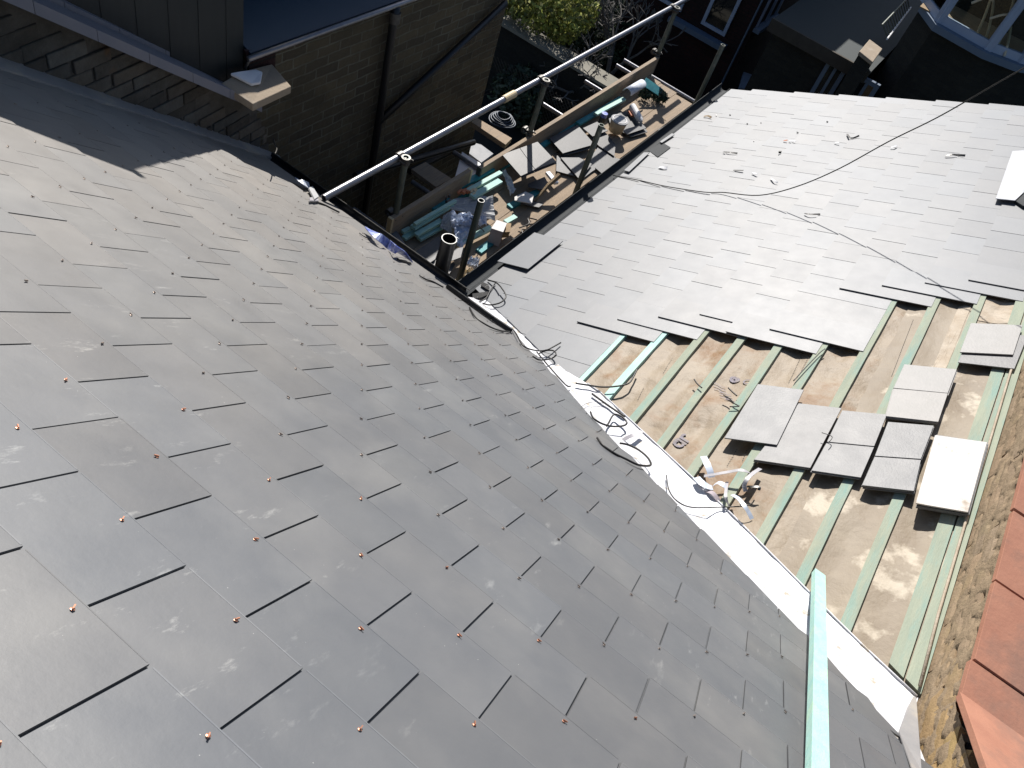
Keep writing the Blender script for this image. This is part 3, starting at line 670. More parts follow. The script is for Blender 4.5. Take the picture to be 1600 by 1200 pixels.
# ================================================================= CABLES, STRAPS, OFFCUTS
def smooth_pts(pts, k=6):
    out = []; n = len(pts)
    for i in range(n - 1):
        p0, p1, p2, p3 = pts[max(i - 1, 0)], pts[i], pts[i + 1], pts[min(i + 2, n - 1)]
        for t in [q / k for q in range(k)]:
            out.append(.5 * ((2 * p1) + (p2 - p0) * t + (2 * p0 - 5 * p1 + 4 * p2 - p3) * t * t + (3 * p1 - p0 - 3 * p2 + p3) * t ** 3))
    out.append(pts[-1]); return out
def cable(px, r, label, hs=.006, m='cable', name='cable_offcut', cat='cable', group='black cable offcuts along the valley'):
    pts = [surf(x, y, hs[i] if isinstance(hs, (list, tuple)) else hs) for i, (x, y) in enumerate(px)]
    mb = MB(); mb.tube(smooth_pts(pts), r, 8); return tag(mb.build(name, M[m], smooth=True), label, cat, group)
def z(o, s, pts): return [(o[0] + a / s, o[1] + b / s) for a, b in pts]
Z1 = ((700, 400), 5.333); Z2 = ((800, 560), 6.154); Z3 = ((860, 500), 4.0); Z4 = ((640, 330), 8.0); Z5 = ((1040, 560), 7.5); Z6 = ((1080, 690), 10.0)
cable(z(*Z1, [(180, 430), (230, 510), (330, 580), (430, 620), (515, 632)]), .005, 'curved black cable hanging below the gutter end on the dark roof')
cable(z(*Z1, [(530, 600), (570, 650), (620, 740), (680, 775), (760, 790), (830, 780), (940, 722)]), .0045, 'wavy black cable at the upper tip of the white valley', [.01, .02, .012, .01, .02, .03, .01])
cable(z(*Z1, [(705, 835), (760, 865), (850, 858), (900, 825), (880, 790), (820, 788), (760, 812)]), .0045, 'small black cable loop at the upper tip of the white valley', [.01, .01, .02, .03, .03, .02, .01])
cable(z(*Z1, [(740, 800), (850, 930), (980, 1072), (1020, 1085)]), .0042, 'straight thin black cable along the edge of the pale slates beside the valley')
cable(z(*Z2, [(615, 240), (720, 255), (860, 275), (1000, 268), (1120, 240), (1170, 170), (1205, 100)]), .005, 'black cable draped over the two turquoise battens', [.01, .01, .012, .012, .0, .0, .0])
cable(z(*Z2, [(770, 340), (880, 420), (980, 490), (1085, 558)]), .006, 'thick straight black cable on the right edge of the white valley')
cable(z(*Z2, [(755, 515), (780, 570), (850, 620), (950, 652), (1060, 650), (1105, 620), (1060, 565), (980, 540), (930, 620), (910, 650)]), .005, 'oval black cable loop in the middle of the white valley', [.01, .01, .01, .02, .03, .03, .03, .02, .01, .01])
cable(z(*Z2, [(820, 765), (870, 830), (980, 910), (1100, 970), (1220, 1025), (1330, 1028), (1310, 960), (1220, 880), (1120, 832), (1040, 815)]), .0055, 'long hooked black cable curving from the dark slates onto the white valley', [.006] * 4 + [.01, .02, .03, .03, .02, .01])
cable(z(*Z2, [(670, 460), (730, 428), (800, 420), (880, 432)]), .0015, 'thin arched wire at the left edge of the white valley')
cable(z(*Z3, [(725, 970), (740, 1060), (790, 1130), (880, 1170), (1040, 1170), (1230, 1160), (1275, 1125)]), .003, 'black cable running from the white valley under the tangle of straps', [.01] * 4 + [.01, .01, .02])
cable(z(*Z5, [(335, 245), (370, 295), (425, 345)]), .004, 'short bent black offcut on the underlay left of the printed letters', .0)
cable(z(*Z5, [(680, 432), (750, 470), (810, 530), (860, 560), (750, 565)]), .0035, 'black hooked offcut beside the printed letters', .0)
cable(z(*Z5, [(735, 345), (785, 395), (835, 438)]), .004, 'straight black offcut right of the printed letters', .0)
cable([(1240, 595), (1258, 575), (1280, 552), (1289, 545)], .003, 'black wire beside the batten below the slate edge', .0)
cable([(1284, 676), (1300, 682), (1296, 690)], .002, 'twist of black wire on the middle loose slates', .04)
# the overhead cable and its end on the roof
mb = MB()
cp = [onB(958, 274, .004), onB(1000, 282, .004), onB(1040, 291, .006), onB(1100, 300, .008), V((5.901, .94, -3.425)), V((5.854, .681, -3.262)), V((5.841, .473, -3.037)), V((5.836, .288, -2.758)), V((5.828, .111, -2.418)), V((5.783, -.056, -2.115)), V((5.742, -.211, -1.785)), V((5.70, -.37, -1.45)), V((5.66, -.55, -1.05))]
mb.tube(smooth_pts(cp, 5), .0042, 8)
tag(mb.build('overhead_cable', M['cable'], smooth=True), 'long thin black cable rising off the pale roof and casting a straight shadow', 'cable')
# broken black bracket near the foot of the pale roof
br = thing('broken_bracket', onB(765, 460), 'broken black plastic hoop with two flat tabs on the pale slates near the gutter corner', 'bracket')
mb = MB(); mb.tube(smooth_pts([onB(x, y, h) for (x, y), h in zip(z(*Z4, [(980, 862), (1080, 892), (1150, 960), (1205, 1062), (1140, 1140), (1010, 1172), (915, 1152)]), [.01, .03, .04, .03, .02, .01, .01])]), .005, 8); mb.build('hoop', M['cable'], br, smooth=True)
mb = MB(); mb.tube(smooth_pts([onB(x, y, .012) for x, y in z(*Z4, [(1075, 895), (1010, 985), (965, 1075), (905, 1120), (850, 1142)])]), .0045, 8); mb.build('stay', M['cable'], br, smooth=True)
for q in ([(905, 880), (985, 915), (1000, 950), (985, 985), (890, 925)], [(785, 1030), (975, 1002), (985, 1040), (900, 1075), (790, 1092)]):
    mb = MB(); mb.prism([onB(x, y, .014) for x, y in z(*Z4, q)], -NB * .006); mb.build('tab', M['black'], br)
# tangle of straps over the valley edge
def strap(px, hs, wd, m, label, tw=0.0, group='straps tangled at the valley edge'):
    pts = smooth_pts([onB(x, y, h) for (x, y), h in zip(px, hs)], 5)
    mb = MB(); mb.ribbon(pts, wd, NB, .0015, tw); return tag(mb.build('packing_strap', M[m], smooth=False), label, 'strap', group)
strap(z(*Z6, [(190, 230), (240, 330), (290, 450), (320, 560)]), [.02, .03, .02, .0], .032, 'sblue', 'pale blue strap sticking up from the tangle on a green batten')
strap(z(*Z6, [(80, 560), (160, 640), (260, 700), (330, 720)]), [.01, .02, .01, .0], .035, 'sblue', 'crumpled pale blue strap on the white valley edge')
strap(z(*Z6, [(200, 540), (400, 505), (600, 470), (760, 445), (880, 470), (960, 520)]), [.01, .03, .04, .05, .04, .0], .018, 'lilac', 'long grey strap arching over a batten')
strap(z(*Z6, [(1080, 420), (960, 500), (870, 590), (830, 690), (850, 780)]), [.0, .03, .04, .02, .0], .020, 'lilac', 'grey strap looping down from under the slates')
strap(z(*Z6, [(640, 830), (740, 890), (830, 1000), (900, 1110), (950, 1210)]), [.01, .04, .05, .03, .01], .020, 'sblue', 'bright blue white strap curling downwards out of the tangle')
strap(z(*Z6, [(870, 700), (960, 705), (1060, 710), (1055, 760)]), [.0, .01, .01, .0], .014, 'black', 'stubby black strap end beside the tangle')
strap(z(*Z6, [(560, 630), (545, 750), (540, 870), (590, 1000)]), [.0, .03, .04, .0], .014, 'lilac', 'narrow grey strap hanging through the middle of the tangle')
strap(z(*Z6, [(350, 680), (430, 640), (520, 690), (560, 760)]), [.0, .03, .03, .0], .026, 'bluew', 'white folded strap in the centre of the tangle')
strap(z(*Z6, [(230, 770), (330, 800), (400, 880), (430, 930)]), [-.01, .01, .0, -.01], .022, 'box', 'brownish strap at the foot of the tangle')
strap(z(*Z2, [(1045, 800), (1110, 760), (1170, 735), (1250, 700)]), [.0, .02, .03, .02], .028, 'lilac', 'stiff lilac strap standing across the white valley', group=None)
# scraps lying on the pale roof
Z7 = ((1050, 150), 5.333); Z8 = ((1300, 150), 5.333)
GC = 'small crumbs of black debris on the pale roof'
for q in ((627, 228), (742, 222), (683, 373), (1047, 300), (1295, 210), (485, 155), (370, 160)):
    (x, y), = z(*Z7, [q]); c = onB(x, y, .006); mb = MB(); u = V((random.uniform(-1, 1), random.uniform(-1, 1), 0)).normalized(); s_ = random.uniform(.005, .009)
    mb.prism([c + u * s_ * 1.4, c + NB.cross(u) * s_, c - u * s_ * 1.2, c - NB.cross(u) * s_ * .8 + u * s_ * .3], -NB * .007)
    tag(mb.build('debris_crumb', M['cable']), 'tiny dark crumb lying on the upper part of the pale roof', 'debris', GC)
def scrap(q, zz, m, label, h=.008, wd=.01, tw=.1):
    px = z(*zz, q); mb = MB(); pts = smooth_pts([onB(x, y, h + .006 * (i % 2)) for i, (x, y) in enumerate(px)], 3)
    mb.ribbon(pts, wd, NB, .0025, tw); return tag(mb.build('strap_scrap', M[m]), label, 'scrap', 'strap scraps on the pale roof')
scrap([(265, 170), (300, 165), (328, 180)], Z7, 'brown', 'dark brown splinter near the far end of the eaves gutter', wd=.02)
scrap([(428, 465), (480, 470), (545, 478)], Z7, 'cable', 'black and white strap scrap left of the small black cube', wd=.016)
scrap([(512, 618), (595, 620)], Z7, 'cable', 'straight black scrap above the resting cable', wd=.018, tw=0)
scrap([(825, 685), (850, 705), (880, 722)], Z7, 'white', 'white scrap with dark end just above the resting cable', wd=.014)
scrap([(670, 640), (710, 650)], Z7, 'white', 'small plain white scrap in the middle left of the pale roof', wd=.016)
scrap([(930, 372), (962, 368)], Z7, 'orange', 'orange brown scrap beside a white flake', wd=.016)
scrap([(975, 372), (1030, 378)], Z7, 'white', 'white flake beside the orange brown scrap', wd=.014)
scrap([(1355, 388), (1395, 388)], Z7, 'white', 'white flake left of the forked black scrap', wd=.014)
scrap([(1460, 315), (1480, 345), (1510, 350), (1560, 330)], Z7, 'cable', 'curved forked black scrap near the far edge of the pale roof', wd=.014)
scrap([(1105, 978), (1150, 985), (1235, 985)], Z7, 'cable', 'black and white scrap beside the shadow of the cable', wd=.012)
scrap([(945, 500), (1000, 488), (1040, 492), (1110, 496)], Z8, 'cable', 'bent black strap scrap at the upper right of the pale roof', wd=.018)
scrap([(490, 430), (520, 420), (540, 415)], Z8, 'white', 'white scrap touching the overhead cable in the picture', wd=.016)
scrap([(560, 250), (610, 252), (660, 262)], ((960, 230), 8.0), 'white', 'white torn flake at the eaves by the end of the cable', wd=.03)
(x, y), = z(*Z7, [(900, 467)]); c = onB(x, y, .012); mb = MB(); mb.box(c, (.011, 0, 0), (0, .009, -.004), NB * .009)
tag(mb.build('black_cube', M['cable'], bevel=.002), 'small black cube sitting in the middle of the pale roof', 'debris')
# blue and white bag caught in the gutter of the left roof
Z9 = ((420, 220), 6.0)
mb = MB(); pts = smooth_pts([onA(x, y, h) for (x, y), h in zip(z(*Z9, [(935, 825), (990, 870), (1060, 920), (1120, 970), (1190, 1020), (1250, 1050), (1320, 1120)]), [.03, .05, .05, .03, .05, .04, .01])], 4)
mb.ribbon(pts, .055, NA, .006, .13); tag(mb.build('blue_bag', M['blue']), 'twisted blue and white plastic bag lying along the lower gutter', 'bag')
mb = MB(); pts = smooth_pts([onA(x, y, h) for (x, y), h in zip(z(*Z9, [(275, 360), (320, 390), (380, 425)]), [.03, .04, .02])], 4)
mb.ribbon(pts, .05, NA, .004, .1); tag(mb.build('blue_scrap', M['bluew']), 'small blue plastic scrap on the gutter above the rail end', 'scrap')
mb = MB(); mb.prism([onA(x, y, .03) for x, y in z(*Z9, [(375, 440), (410, 425), (470, 520), (430, 545)])], -NA * .01); 
tag(mb.build('rag', M['card']), 'crumpled grey rag on the gutter right by the rail end', 'rag')
mb = MB(); mb.prism([onA(x, y, .02) for x, y in z(*Z9, [(385, 530), (450, 525), (470, 560), (385, 560)])], -NA * .012)
tag(mb.build('rag', M['lilac']), 'small flat lilac rag on the slates just below the rail end', 'rag')
cable(z(*Z9, [(450, 575), (520, 600), (600, 640), (660, 670)]), .006, 'short thick black cable along the gutter below the rail end', group=None)
cable(z(*Z9, [(850, 865), (900, 900), (950, 918)]), .0035, 'tiny curved black cable beside the blue bag', group=None)
cable(z(*Z9, [(1205, 1110), (1260, 1130), (1330, 1148)]), .006, 'short black cable below the blue bag on the dark slates', group=None)
cable(z(*Z4, [(125, 800), (200, 850), (290, 880), (420, 950)]), .005, 'black cable stub crossing onto the dark slates below the soil pipe', group=None)
cable(z(*Z9, [(45, -20), (55, 30), (75, 75), (60, 120)]), .004, 'short grey wire hanging at the corner of the brick wall', hs=.15, m='coupler', group=None)

# ================================================================= SCAFFOLD
DZ = -4.25; RY = 2.85; RZ = onY(640, 236, RY).z
def tube_thing(name, a, b, r, m, label, cat, group=None, hollow=True):
    t = thing(name, V(a), label, cat, group); mb = MB()
    mb.pipe(a, b, r, r - .0045); mb.build('tube', M[m], t, smooth=False)
    for p in t.children: 
        p.data.polygons.foreach_set('use_smooth', [True] * len(p.data.polygons))
        md = p.modifiers.new('edges', 'EDGE_SPLIT'); md.split_angle = math.radians(40)
    return t
def coupler(mb, c, ax1, ax2, r=.03):
    ax1, ax2 = V(ax1).normalized(), V(ax2).normalized()
    mb.pipe(c - ax1 * .028, c + ax1 * .028, r + .005, r - .005, 14); c2 = c + ax1.cross(ax2) * .055
    mb.tube([c2 - ax2 * .026, c2 + ax2 * .026], r + .005, 12)
    mb.box((c + c2) / 2, ax1 * .02, ax2 * .02, ax1.cross(ax2) * .03)
    u = ax1.cross(ax2)
    for s1 in (-1, 1):
        p = c + ax2 * s1 * .04; mb.tube([p - u * .04, p + u * .035], .007, 6); mb.tube([p + u * .03, p + u * .048], .013, 6)
rail = tube_thing('guard_rail', (onY(506, 307, RY).x, RY, RZ), (onY(1076, 12, RY).x, RY, RZ), .0245, 'tube', 'long shiny galvanised guard rail tube along the outer side of the scaffold', 'scaffold tube')
mb = MB(); xs = onY(795, 152, RY).x; mb.tube([(xs - .08, RY, RZ), (xs + .08, RY, RZ)], .031, 14); mb.build('yellow_sleeve', M['endcap'], rail, smooth=False)
sx = [onY(622, 240, RY).x, onY(845, 122, RY).x, onY(1044, 26, RY).x]
sx[0] = (onY(605, 345, RY).x + onY(628, 235, RY).x) / 2
lab = ['nearest upright tube holding the guard rail', 'middle upright tube holding the guard rail', 'farthest upright tube holding the guard rail']
for x, l in zip(sx, lab):
    t = tube_thing('scaffold_standard', (x, RY - .055, -9), (x, RY - .055, RZ + .03), .0242, 'tubeD', l, 'scaffold tube', 'outer scaffold uprights')
    mb = MB(); coupler(mb, V((x, RY - .055, RZ)), (0, 0, 1), (1, 0, 0)); mb.build('coupler', M['coupler'], t)
    mb = MB(); coupler(mb, V((x, RY - .055, DZ + .22)), (0, 0, 1), (1, 0, 0), .026); mb.build('board_clip', M['coupler'], t)
for px, l, m in (((752, 313), 'dark blackish upright tube nearest the soil pipe, inner side of scaffold', 'tubeB'), ((940, 195), 'weathered grey green upright tube leaning out above the slates, inner side', 'tubeD'), ((1130, 70), 'farthest inner upright tube standing past the end of the deck', 'tubeD')):
    p = onY(*px, 2.1); tube_thing('scaffold_standard', (p.x, 2.1, -9), (p.x, 2.1, p.z), .0242, m, l, 'scaffold tube', 'inner scaffold uprights')
# ledgers and transoms
for y, l in ((2.80, 'outer horizontal ledger tube under the scaffold deck'), (2.13, 'inner horizontal ledger tube under the scaffold deck')):
    tube_thing('ledger', (3.6, y, DZ - .13), (8.75, y, DZ - .13), .0242, 'tubeD', l, 'scaffold tube', 'scaffold ledgers')
Z10 = [((552, 327), 'transom tube end nearest the dark roof gutter'), ((644, 284), 'transom tube end between the tan board and the first toe board'), ((709, 238), 'white transom tube end between the two toe boards'),
       ((849, 163), 'transom tube end beside the coiled hose'), ((914, 127), 'transom tube end in front of the garden wall'), ((963, 102), 'left of the two far transom tube ends'), ((975, 94), 'right of the two far transom tube ends')]
for px, l in Z10:
    p = onZ(*px, DZ - .08); tube_thing('transom', (p.x, 1.95, DZ - .08), (p.x, p.y, DZ - .08), .022, 'tube', l, 'scaffold tube', 'scaffold transoms')
# deck boards
bl = ['outermost scaffold board under the toe boards', 'second scaffold board from the outside', 'third scaffold board from the outside, next to the dark gap', 'narrow innermost scaffold board next to the gutter']
for i, (y0, y1, xe) in enumerate(((2.60, 2.82, 8.62), (2.375, 2.597, 8.60), (2.15, 2.372, 8.56), (1.975, 2.065, 7.3))):
    mb = MB(); x = 3.62; dz = random.uniform(-.002, .002)
    mb.abox(x, xe, y0, y1, DZ - .038 + dz, DZ + dz, rt(.04)); tag(mb.build('deck_board', M['board'], bevel=.003), bl[i], 'scaffold board', 'scaffold deck boards')
# toe boards
for (a, b, l) in (((612, 340), (734, 265), 'short near toe board of sandy timber on edge'), ((754, 250), (1024, 98), 'long far toe board of sandy timber on edge')):
    yy = 2.775; p, q = onY(*a, yy), onY(*b, yy); zt = (p.z + q.z) / 2
    t = thing('toe_board', V((p.x, yy, DZ)), l, 'toe board', 'toe boards along the scaffold')
    mb = MB(); mb.abox(p.x, q.x, yy - .019, yy + .019, DZ + .004, zt); mb.build('plank', M['board'], t, bevel=.003)
    for xx in (p.x, q.x):
        mb = MB(); mb.abox(xx - .02 if xx == p.x else xx - .003, xx + .003 if xx == p.x else xx + .02, yy - .021, yy + .021, DZ + .006, zt + .002)
        mb.build('end_band', M['endcap'] if 'near' in l else M['coupler'], t)
# outer odds and ends
def zslab(name, px, zz, th, m, label, cat, group=None, bevel=.0015):
    hs = zz if isinstance(zz, (list, tuple)) else [zz] * len(px)
    top = [onZ(x, y, h) for (x, y), h in zip(px, hs)]; nr = (top[1] - top[0]).cross(top[2] - top[0]).normalized(); nr = nr if nr.z > 0 else -nr
    mb = MB(); mb.prism(top, -nr * th, rt(.03, .03)); return tag(mb.build(name, M[m], bevel=bevel), label, cat, group)
zslab('plank', [(643, 264), (665, 253), (706, 279), (681, 292)], DZ - .03, .038, 'board', 'short wide tan board lying crosswise outside the near toe board', 'board')
zslab('plank', [(652, 272), (657, 270), (684, 291), (678, 294)], DZ - .075, .02, 'brown', 'thin brown lath under the short tan board', 'board')
zslab('plank', [(736, 190), (745, 184), (800, 216), (790, 226)], DZ + .0, .05, 'board', 'sandy timber beam crossing behind the long toe board', 'board')
LZ = -6.3
GP = 'grey green boards on the lower lift'
zslab('lower_board', [(678, 257), (707, 242), (722, 250), (711, 276), (702, 279)], LZ, .03, 'greenp' if 'greenp' in M else 'card', 'grey green board seen below between the toe boards', 'board', GP)
zslab('lower_board', [(622, 287), (650, 273), (667, 292), (672, 305), (652, 309)], LZ, .03, 'card', 'grey green board seen below beside the tan board', 'board', GP)
zslab('lower_board', [(542, 322), (587, 304), (607, 315), (607, 330), (582, 347)], LZ, .03, 'card', 'dark grey green board seen below the nearest upright', 'board', GP)
zslab('white_sheet', [(722, 237), (751, 255), (752, 263), (733, 282), (711, 276)], DZ - .10, .004, 'white', 'white triangular sheet showing between the toe boards', 'sheet')
zslab('concrete_slab', [(727, 235), (738, 222), (752, 226), (771, 240), (752, 254)], LZ + .4, .04, 'card', 'rough grey slab below the sandy beam', 'slab')
# coil of hose
t = thing('hose_coil', onZ(785, 190, -6.5), 'coil of dark blue hose lying below the scaffold', 'hose')
c = onZ(785, 188, -6.5)
for i in range(5):
    mb = MB(); rr = .20 - .025 * i; mb.tube([c + V((rr * math.cos(a), rr * math.sin(a) * 1.0, .02 * i + .012 * math.sin(a * 2 + i))) for a in [2 * math.pi * k / 28 for k in range(29)]], .011, 6)
    mb.build('hose_turn', M['hose'], t, smooth=True)
# black soil pipe
t = thing('soil_pipe', V((3.55, 2.0, -4.2)), 'stout black open ended soil pipe standing in the corner between the roofs', 'pipe')
pt = onY(702, 373, 2.0); mb = MB(); mb.pipe((pt.x, 2.0, -9), (pt.x, 2.0, pt.z), .05, .045); mb.build('pipe_barrel', M['black'], t, smooth=True).modifiers.new('e', 'EDGE_SPLIT').split_angle = math.radians(40)
mb = MB(); mb.pipe((pt.x, 2.0, pt.z - .008), (pt.x, 2.0, pt.z + .001), .052, .046); mb.build('rim', M['tubeB'], t)
# slates and rubbish on the deck
GS = 'loose slates on the scaffold deck'
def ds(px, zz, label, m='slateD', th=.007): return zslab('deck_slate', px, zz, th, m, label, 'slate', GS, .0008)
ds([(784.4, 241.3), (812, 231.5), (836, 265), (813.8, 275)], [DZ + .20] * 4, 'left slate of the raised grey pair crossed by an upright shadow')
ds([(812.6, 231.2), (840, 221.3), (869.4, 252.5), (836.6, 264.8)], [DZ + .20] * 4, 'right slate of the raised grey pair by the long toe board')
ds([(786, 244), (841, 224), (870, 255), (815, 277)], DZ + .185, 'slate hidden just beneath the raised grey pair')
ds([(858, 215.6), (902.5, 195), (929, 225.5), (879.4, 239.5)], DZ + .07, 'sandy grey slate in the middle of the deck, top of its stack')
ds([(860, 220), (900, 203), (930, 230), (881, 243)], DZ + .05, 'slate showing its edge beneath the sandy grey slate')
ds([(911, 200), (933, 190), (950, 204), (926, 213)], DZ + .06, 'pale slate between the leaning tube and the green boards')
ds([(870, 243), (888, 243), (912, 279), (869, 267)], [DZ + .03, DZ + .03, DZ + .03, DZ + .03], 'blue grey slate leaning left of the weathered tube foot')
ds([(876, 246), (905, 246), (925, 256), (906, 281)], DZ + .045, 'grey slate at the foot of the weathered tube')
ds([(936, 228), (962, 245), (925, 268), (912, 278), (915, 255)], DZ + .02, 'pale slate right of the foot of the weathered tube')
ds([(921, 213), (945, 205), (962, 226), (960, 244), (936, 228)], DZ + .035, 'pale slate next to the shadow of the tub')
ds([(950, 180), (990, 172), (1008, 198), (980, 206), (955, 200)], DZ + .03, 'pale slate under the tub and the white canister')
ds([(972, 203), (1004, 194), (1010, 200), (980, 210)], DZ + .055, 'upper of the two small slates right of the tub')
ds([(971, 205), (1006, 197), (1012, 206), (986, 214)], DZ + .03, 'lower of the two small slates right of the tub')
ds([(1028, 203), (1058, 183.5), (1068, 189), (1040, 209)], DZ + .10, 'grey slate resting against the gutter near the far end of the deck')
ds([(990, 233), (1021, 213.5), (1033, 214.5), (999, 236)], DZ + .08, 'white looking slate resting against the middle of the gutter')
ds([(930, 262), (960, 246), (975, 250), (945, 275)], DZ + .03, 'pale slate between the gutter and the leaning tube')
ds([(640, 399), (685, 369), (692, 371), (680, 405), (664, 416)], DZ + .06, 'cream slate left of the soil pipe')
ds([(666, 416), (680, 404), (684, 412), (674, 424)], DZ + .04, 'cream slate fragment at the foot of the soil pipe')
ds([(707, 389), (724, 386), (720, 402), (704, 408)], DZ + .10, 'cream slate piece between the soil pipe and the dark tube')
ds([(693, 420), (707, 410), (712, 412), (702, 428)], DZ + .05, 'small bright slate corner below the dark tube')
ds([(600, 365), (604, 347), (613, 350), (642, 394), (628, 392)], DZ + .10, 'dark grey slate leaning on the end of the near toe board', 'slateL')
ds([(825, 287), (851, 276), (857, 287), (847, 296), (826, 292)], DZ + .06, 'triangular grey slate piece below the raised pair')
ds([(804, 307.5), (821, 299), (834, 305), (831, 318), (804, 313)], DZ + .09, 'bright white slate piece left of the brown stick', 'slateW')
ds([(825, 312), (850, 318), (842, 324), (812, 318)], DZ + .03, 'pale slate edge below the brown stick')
# grey torn sheets and white film
def wrinkle(px, zz, nu, nv, amp, m, name, label, cat, sc=9):
    q = [onZ(x, y, h) for (x, y), h in zip(px, zz)]
    mb = MB(); mb.sheet(q, nu, nv, lambda u, v_: (0, 0, amp * nz(u, v_, 0, sc / 2) + amp * .5 * nz(u, v_, 5, sc)))
    o = mb.build(name, M[m], smooth=False); o.modifiers.new('s', 'SOLIDIFY').thickness = .002
    return tag(o, label, cat)
wrinkle([(702, 326), (712, 309), (770, 306), (774, 344)], [DZ + .12, DZ + .12, DZ + .14, DZ + .06], 12, 8, .02, 'card', 'torn_paper', 'torn grey paper sheet behind the dark tube', 'paper')
wrinkle([(687, 355), (693, 336), (706, 330), (706, 366)], [DZ + .08, DZ + .12, DZ + .12, DZ + .06], 8, 8, .015, 'card', 'torn_paper', 'small torn grey paper sheet above the soil pipe', 'paper')
wrinkle([(703, 331), (760, 336), (760, 352), (706, 351)], [DZ + .2, DZ + .17, DZ + .12, DZ + .17], 20, 12, .05, 'bluew', 'plastic_bag', 'crumpled blue white plastic bag behind the dark tube', 'bag', 14)
wrinkle([(706, 350), (745, 352), (735, 370), (718, 392)], [DZ + .15, DZ + .12, DZ + .06, DZ + .06], 14, 12, .04, 'bluew', 'plastic_film', 'pale blue plastic film hanging beside the dark tube', 'film', 12)
wrinkle([(724, 415), (735, 402), (750, 404), (746, 418)], [DZ + .06, DZ + .1, DZ + .08, DZ + .06], 12, 8, .04, 'bluew', 'plastic_bag', 'small white plastic bag at the foot of the dark tube', 'bag', 12)
wrinkle([(720, 435), (725, 420), (742, 420), (735, 438)], [DZ + .05, DZ + .08, DZ + .08, DZ + .05], 12, 8, .04, 'cream', 'crumpled_wrapper', 'crumpled cream wrapper by the gutter corner', 'wrapper', 14)
wrinkle([(784, 268), (790, 264), (806, 296), (798, 304)], [DZ + .1, DZ + .12, DZ + .06, DZ + .05], 6, 14, .03, 'white', 'white_strip', 'curled white plastic strip below the raised pair of slates', 'strip', 9)
# battens in bundles
def bat(a, b, h, wd, m, label, hb=None, th=.025, group='treated battens on the scaffold deck'):
    p, q = onZ(*a, DZ + h), onZ(*b, DZ + (h if hb is None else hb)); d = q - p; dn = d.normalized(); sd = V((0, 0, 1)).cross(dn).normalized(); up = dn.cross(sd)
    mb = MB(); mb.box((p + q) / 2 - up * th / 2, d / 2, sd * wd / 2, up * th / 2, rt(.05)); return tag(mb.build('treated_batten', M[m], bevel=.001), label, 'batten', group)
bat((645, 354), (706, 318), .13, .05, 'teal', 'thick pale green batten ending left of the torn paper')
bat((650, 366), (690, 343), .09, .045, 'teal', 'pale green batten below the thick one, left end')
bat((631, 371), (660, 354), .06, .045, 'teal', 'notched turquoise batten end nearest the camera')
bat((629, 361), (641, 355), .09, .035, 'teal', 'short stub of turquoise batten nearest the toe board')
bat((738, 306), (782, 281), .17, .055, 'teal', 'thick pale green batten in front of the raised slates')
bat((730, 297), (783, 268), .15, .04, 'teal', 'narrow pale green batten above the thick pale green one')
bat((712, 293), (770, 262), .12, .06, 'dteal', 'dark teal batten running toward the raised slates')
bat((728, 302), (772, 276), .10, .06, 'dteal', 'dark blue green batten between the pale green ones')
bat((675, 325), (702, 309), .10, .05, 'dteal', 'bright blue green batten end beside the near toe board')
bat((640, 352), (735, 296), .03, .06, 'dteal', 'dark teal batten lying flat beside the near toe board')
bat((790, 250), (900, 190), .02, .07, 'dteal', 'dark teal batten lying flat along the long toe board')
bat((903, 192), (972, 152), .07, .055, 'dteal', 'dark teal batten along the far toe board')
bat((931, 177), (976, 153), .10, .045, 'teal', 'shiny turquoise batten behind the blue capped can')
bat((715, 380), (768, 354), .07, .05, 'teal', 'turquoise batten passing behind the carton')
bat((790, 346), (806, 337), .12, .045, 'teal', 'turquoise batten end right of the carton')
bat((748, 392), (775, 372), .02, .06, 'dteal', 'dark blue batten under the carton')
bat((856, 268), (870, 285), .07, .045, 'sblue', 'pale blue batten end beside the brown stick')
bat((655, 372), (702, 346), .05, .045, 'teal', 'turquoise batten lowest in the bundle beside the torn paper')
bat((648, 349), (712, 312), .16, .03, 'teal', 'narrow turquoise batten on top of the near bundle')
bat((780, 262), (858, 220), .04, .05, 'dteal', 'dark teal batten pushed against the long toe board behind the raised slates')
bat((796, 322), (842, 298), .02, .06, 'dteal', 'dark batten under the bright white slate piece')
# brown stick
mb = MB(); mb.tube([onZ(836, 314, DZ + .03), onZ(856, 290, DZ + .12), onZ(874, 274, DZ + .18)], .012, 6, r2=.028)
tag(mb.build('wooden_stick', M['brown']), 'brown wooden stick leaning among the slates on the deck', 'stick')
mb = MB(); mb.tube([onZ(760, 365, DZ + .02), onZ(740, 345, DZ + .3), onZ(735, 340, DZ + .36)], .004, 6)
tag(mb.build('thin_rod', M['cable']), 'thin dark rod leaning left of the carton', 'rod')
# carton
t = thing('carton', onZ(780, 375, DZ), 'small square carton with white top and pinkish grey side on the deck', 'carton')
q = [onZ(x, y, DZ + .16) for x, y in ((767.5, 357), (776, 344), (792, 349), (786, 363))]
mb = MB(); mb.prism(q, V((0, 0, -.155))); mb.build('carton_body', M['box'], t, bevel=.002)
mb = MB(); mb.prism([p + V((0, 0, .003)) for p in q], V((0, 0, -.0025))); mb.build('carton_lid', M['boxt'], t)
mb = MB(); mb.prism([onZ(x, y, DZ + .13) for x, y in ((786, 363), (792, 348), (799, 349), (797, 362))], V((0, 0, -.06))); mb.build('side_flap', M['brown'], t)
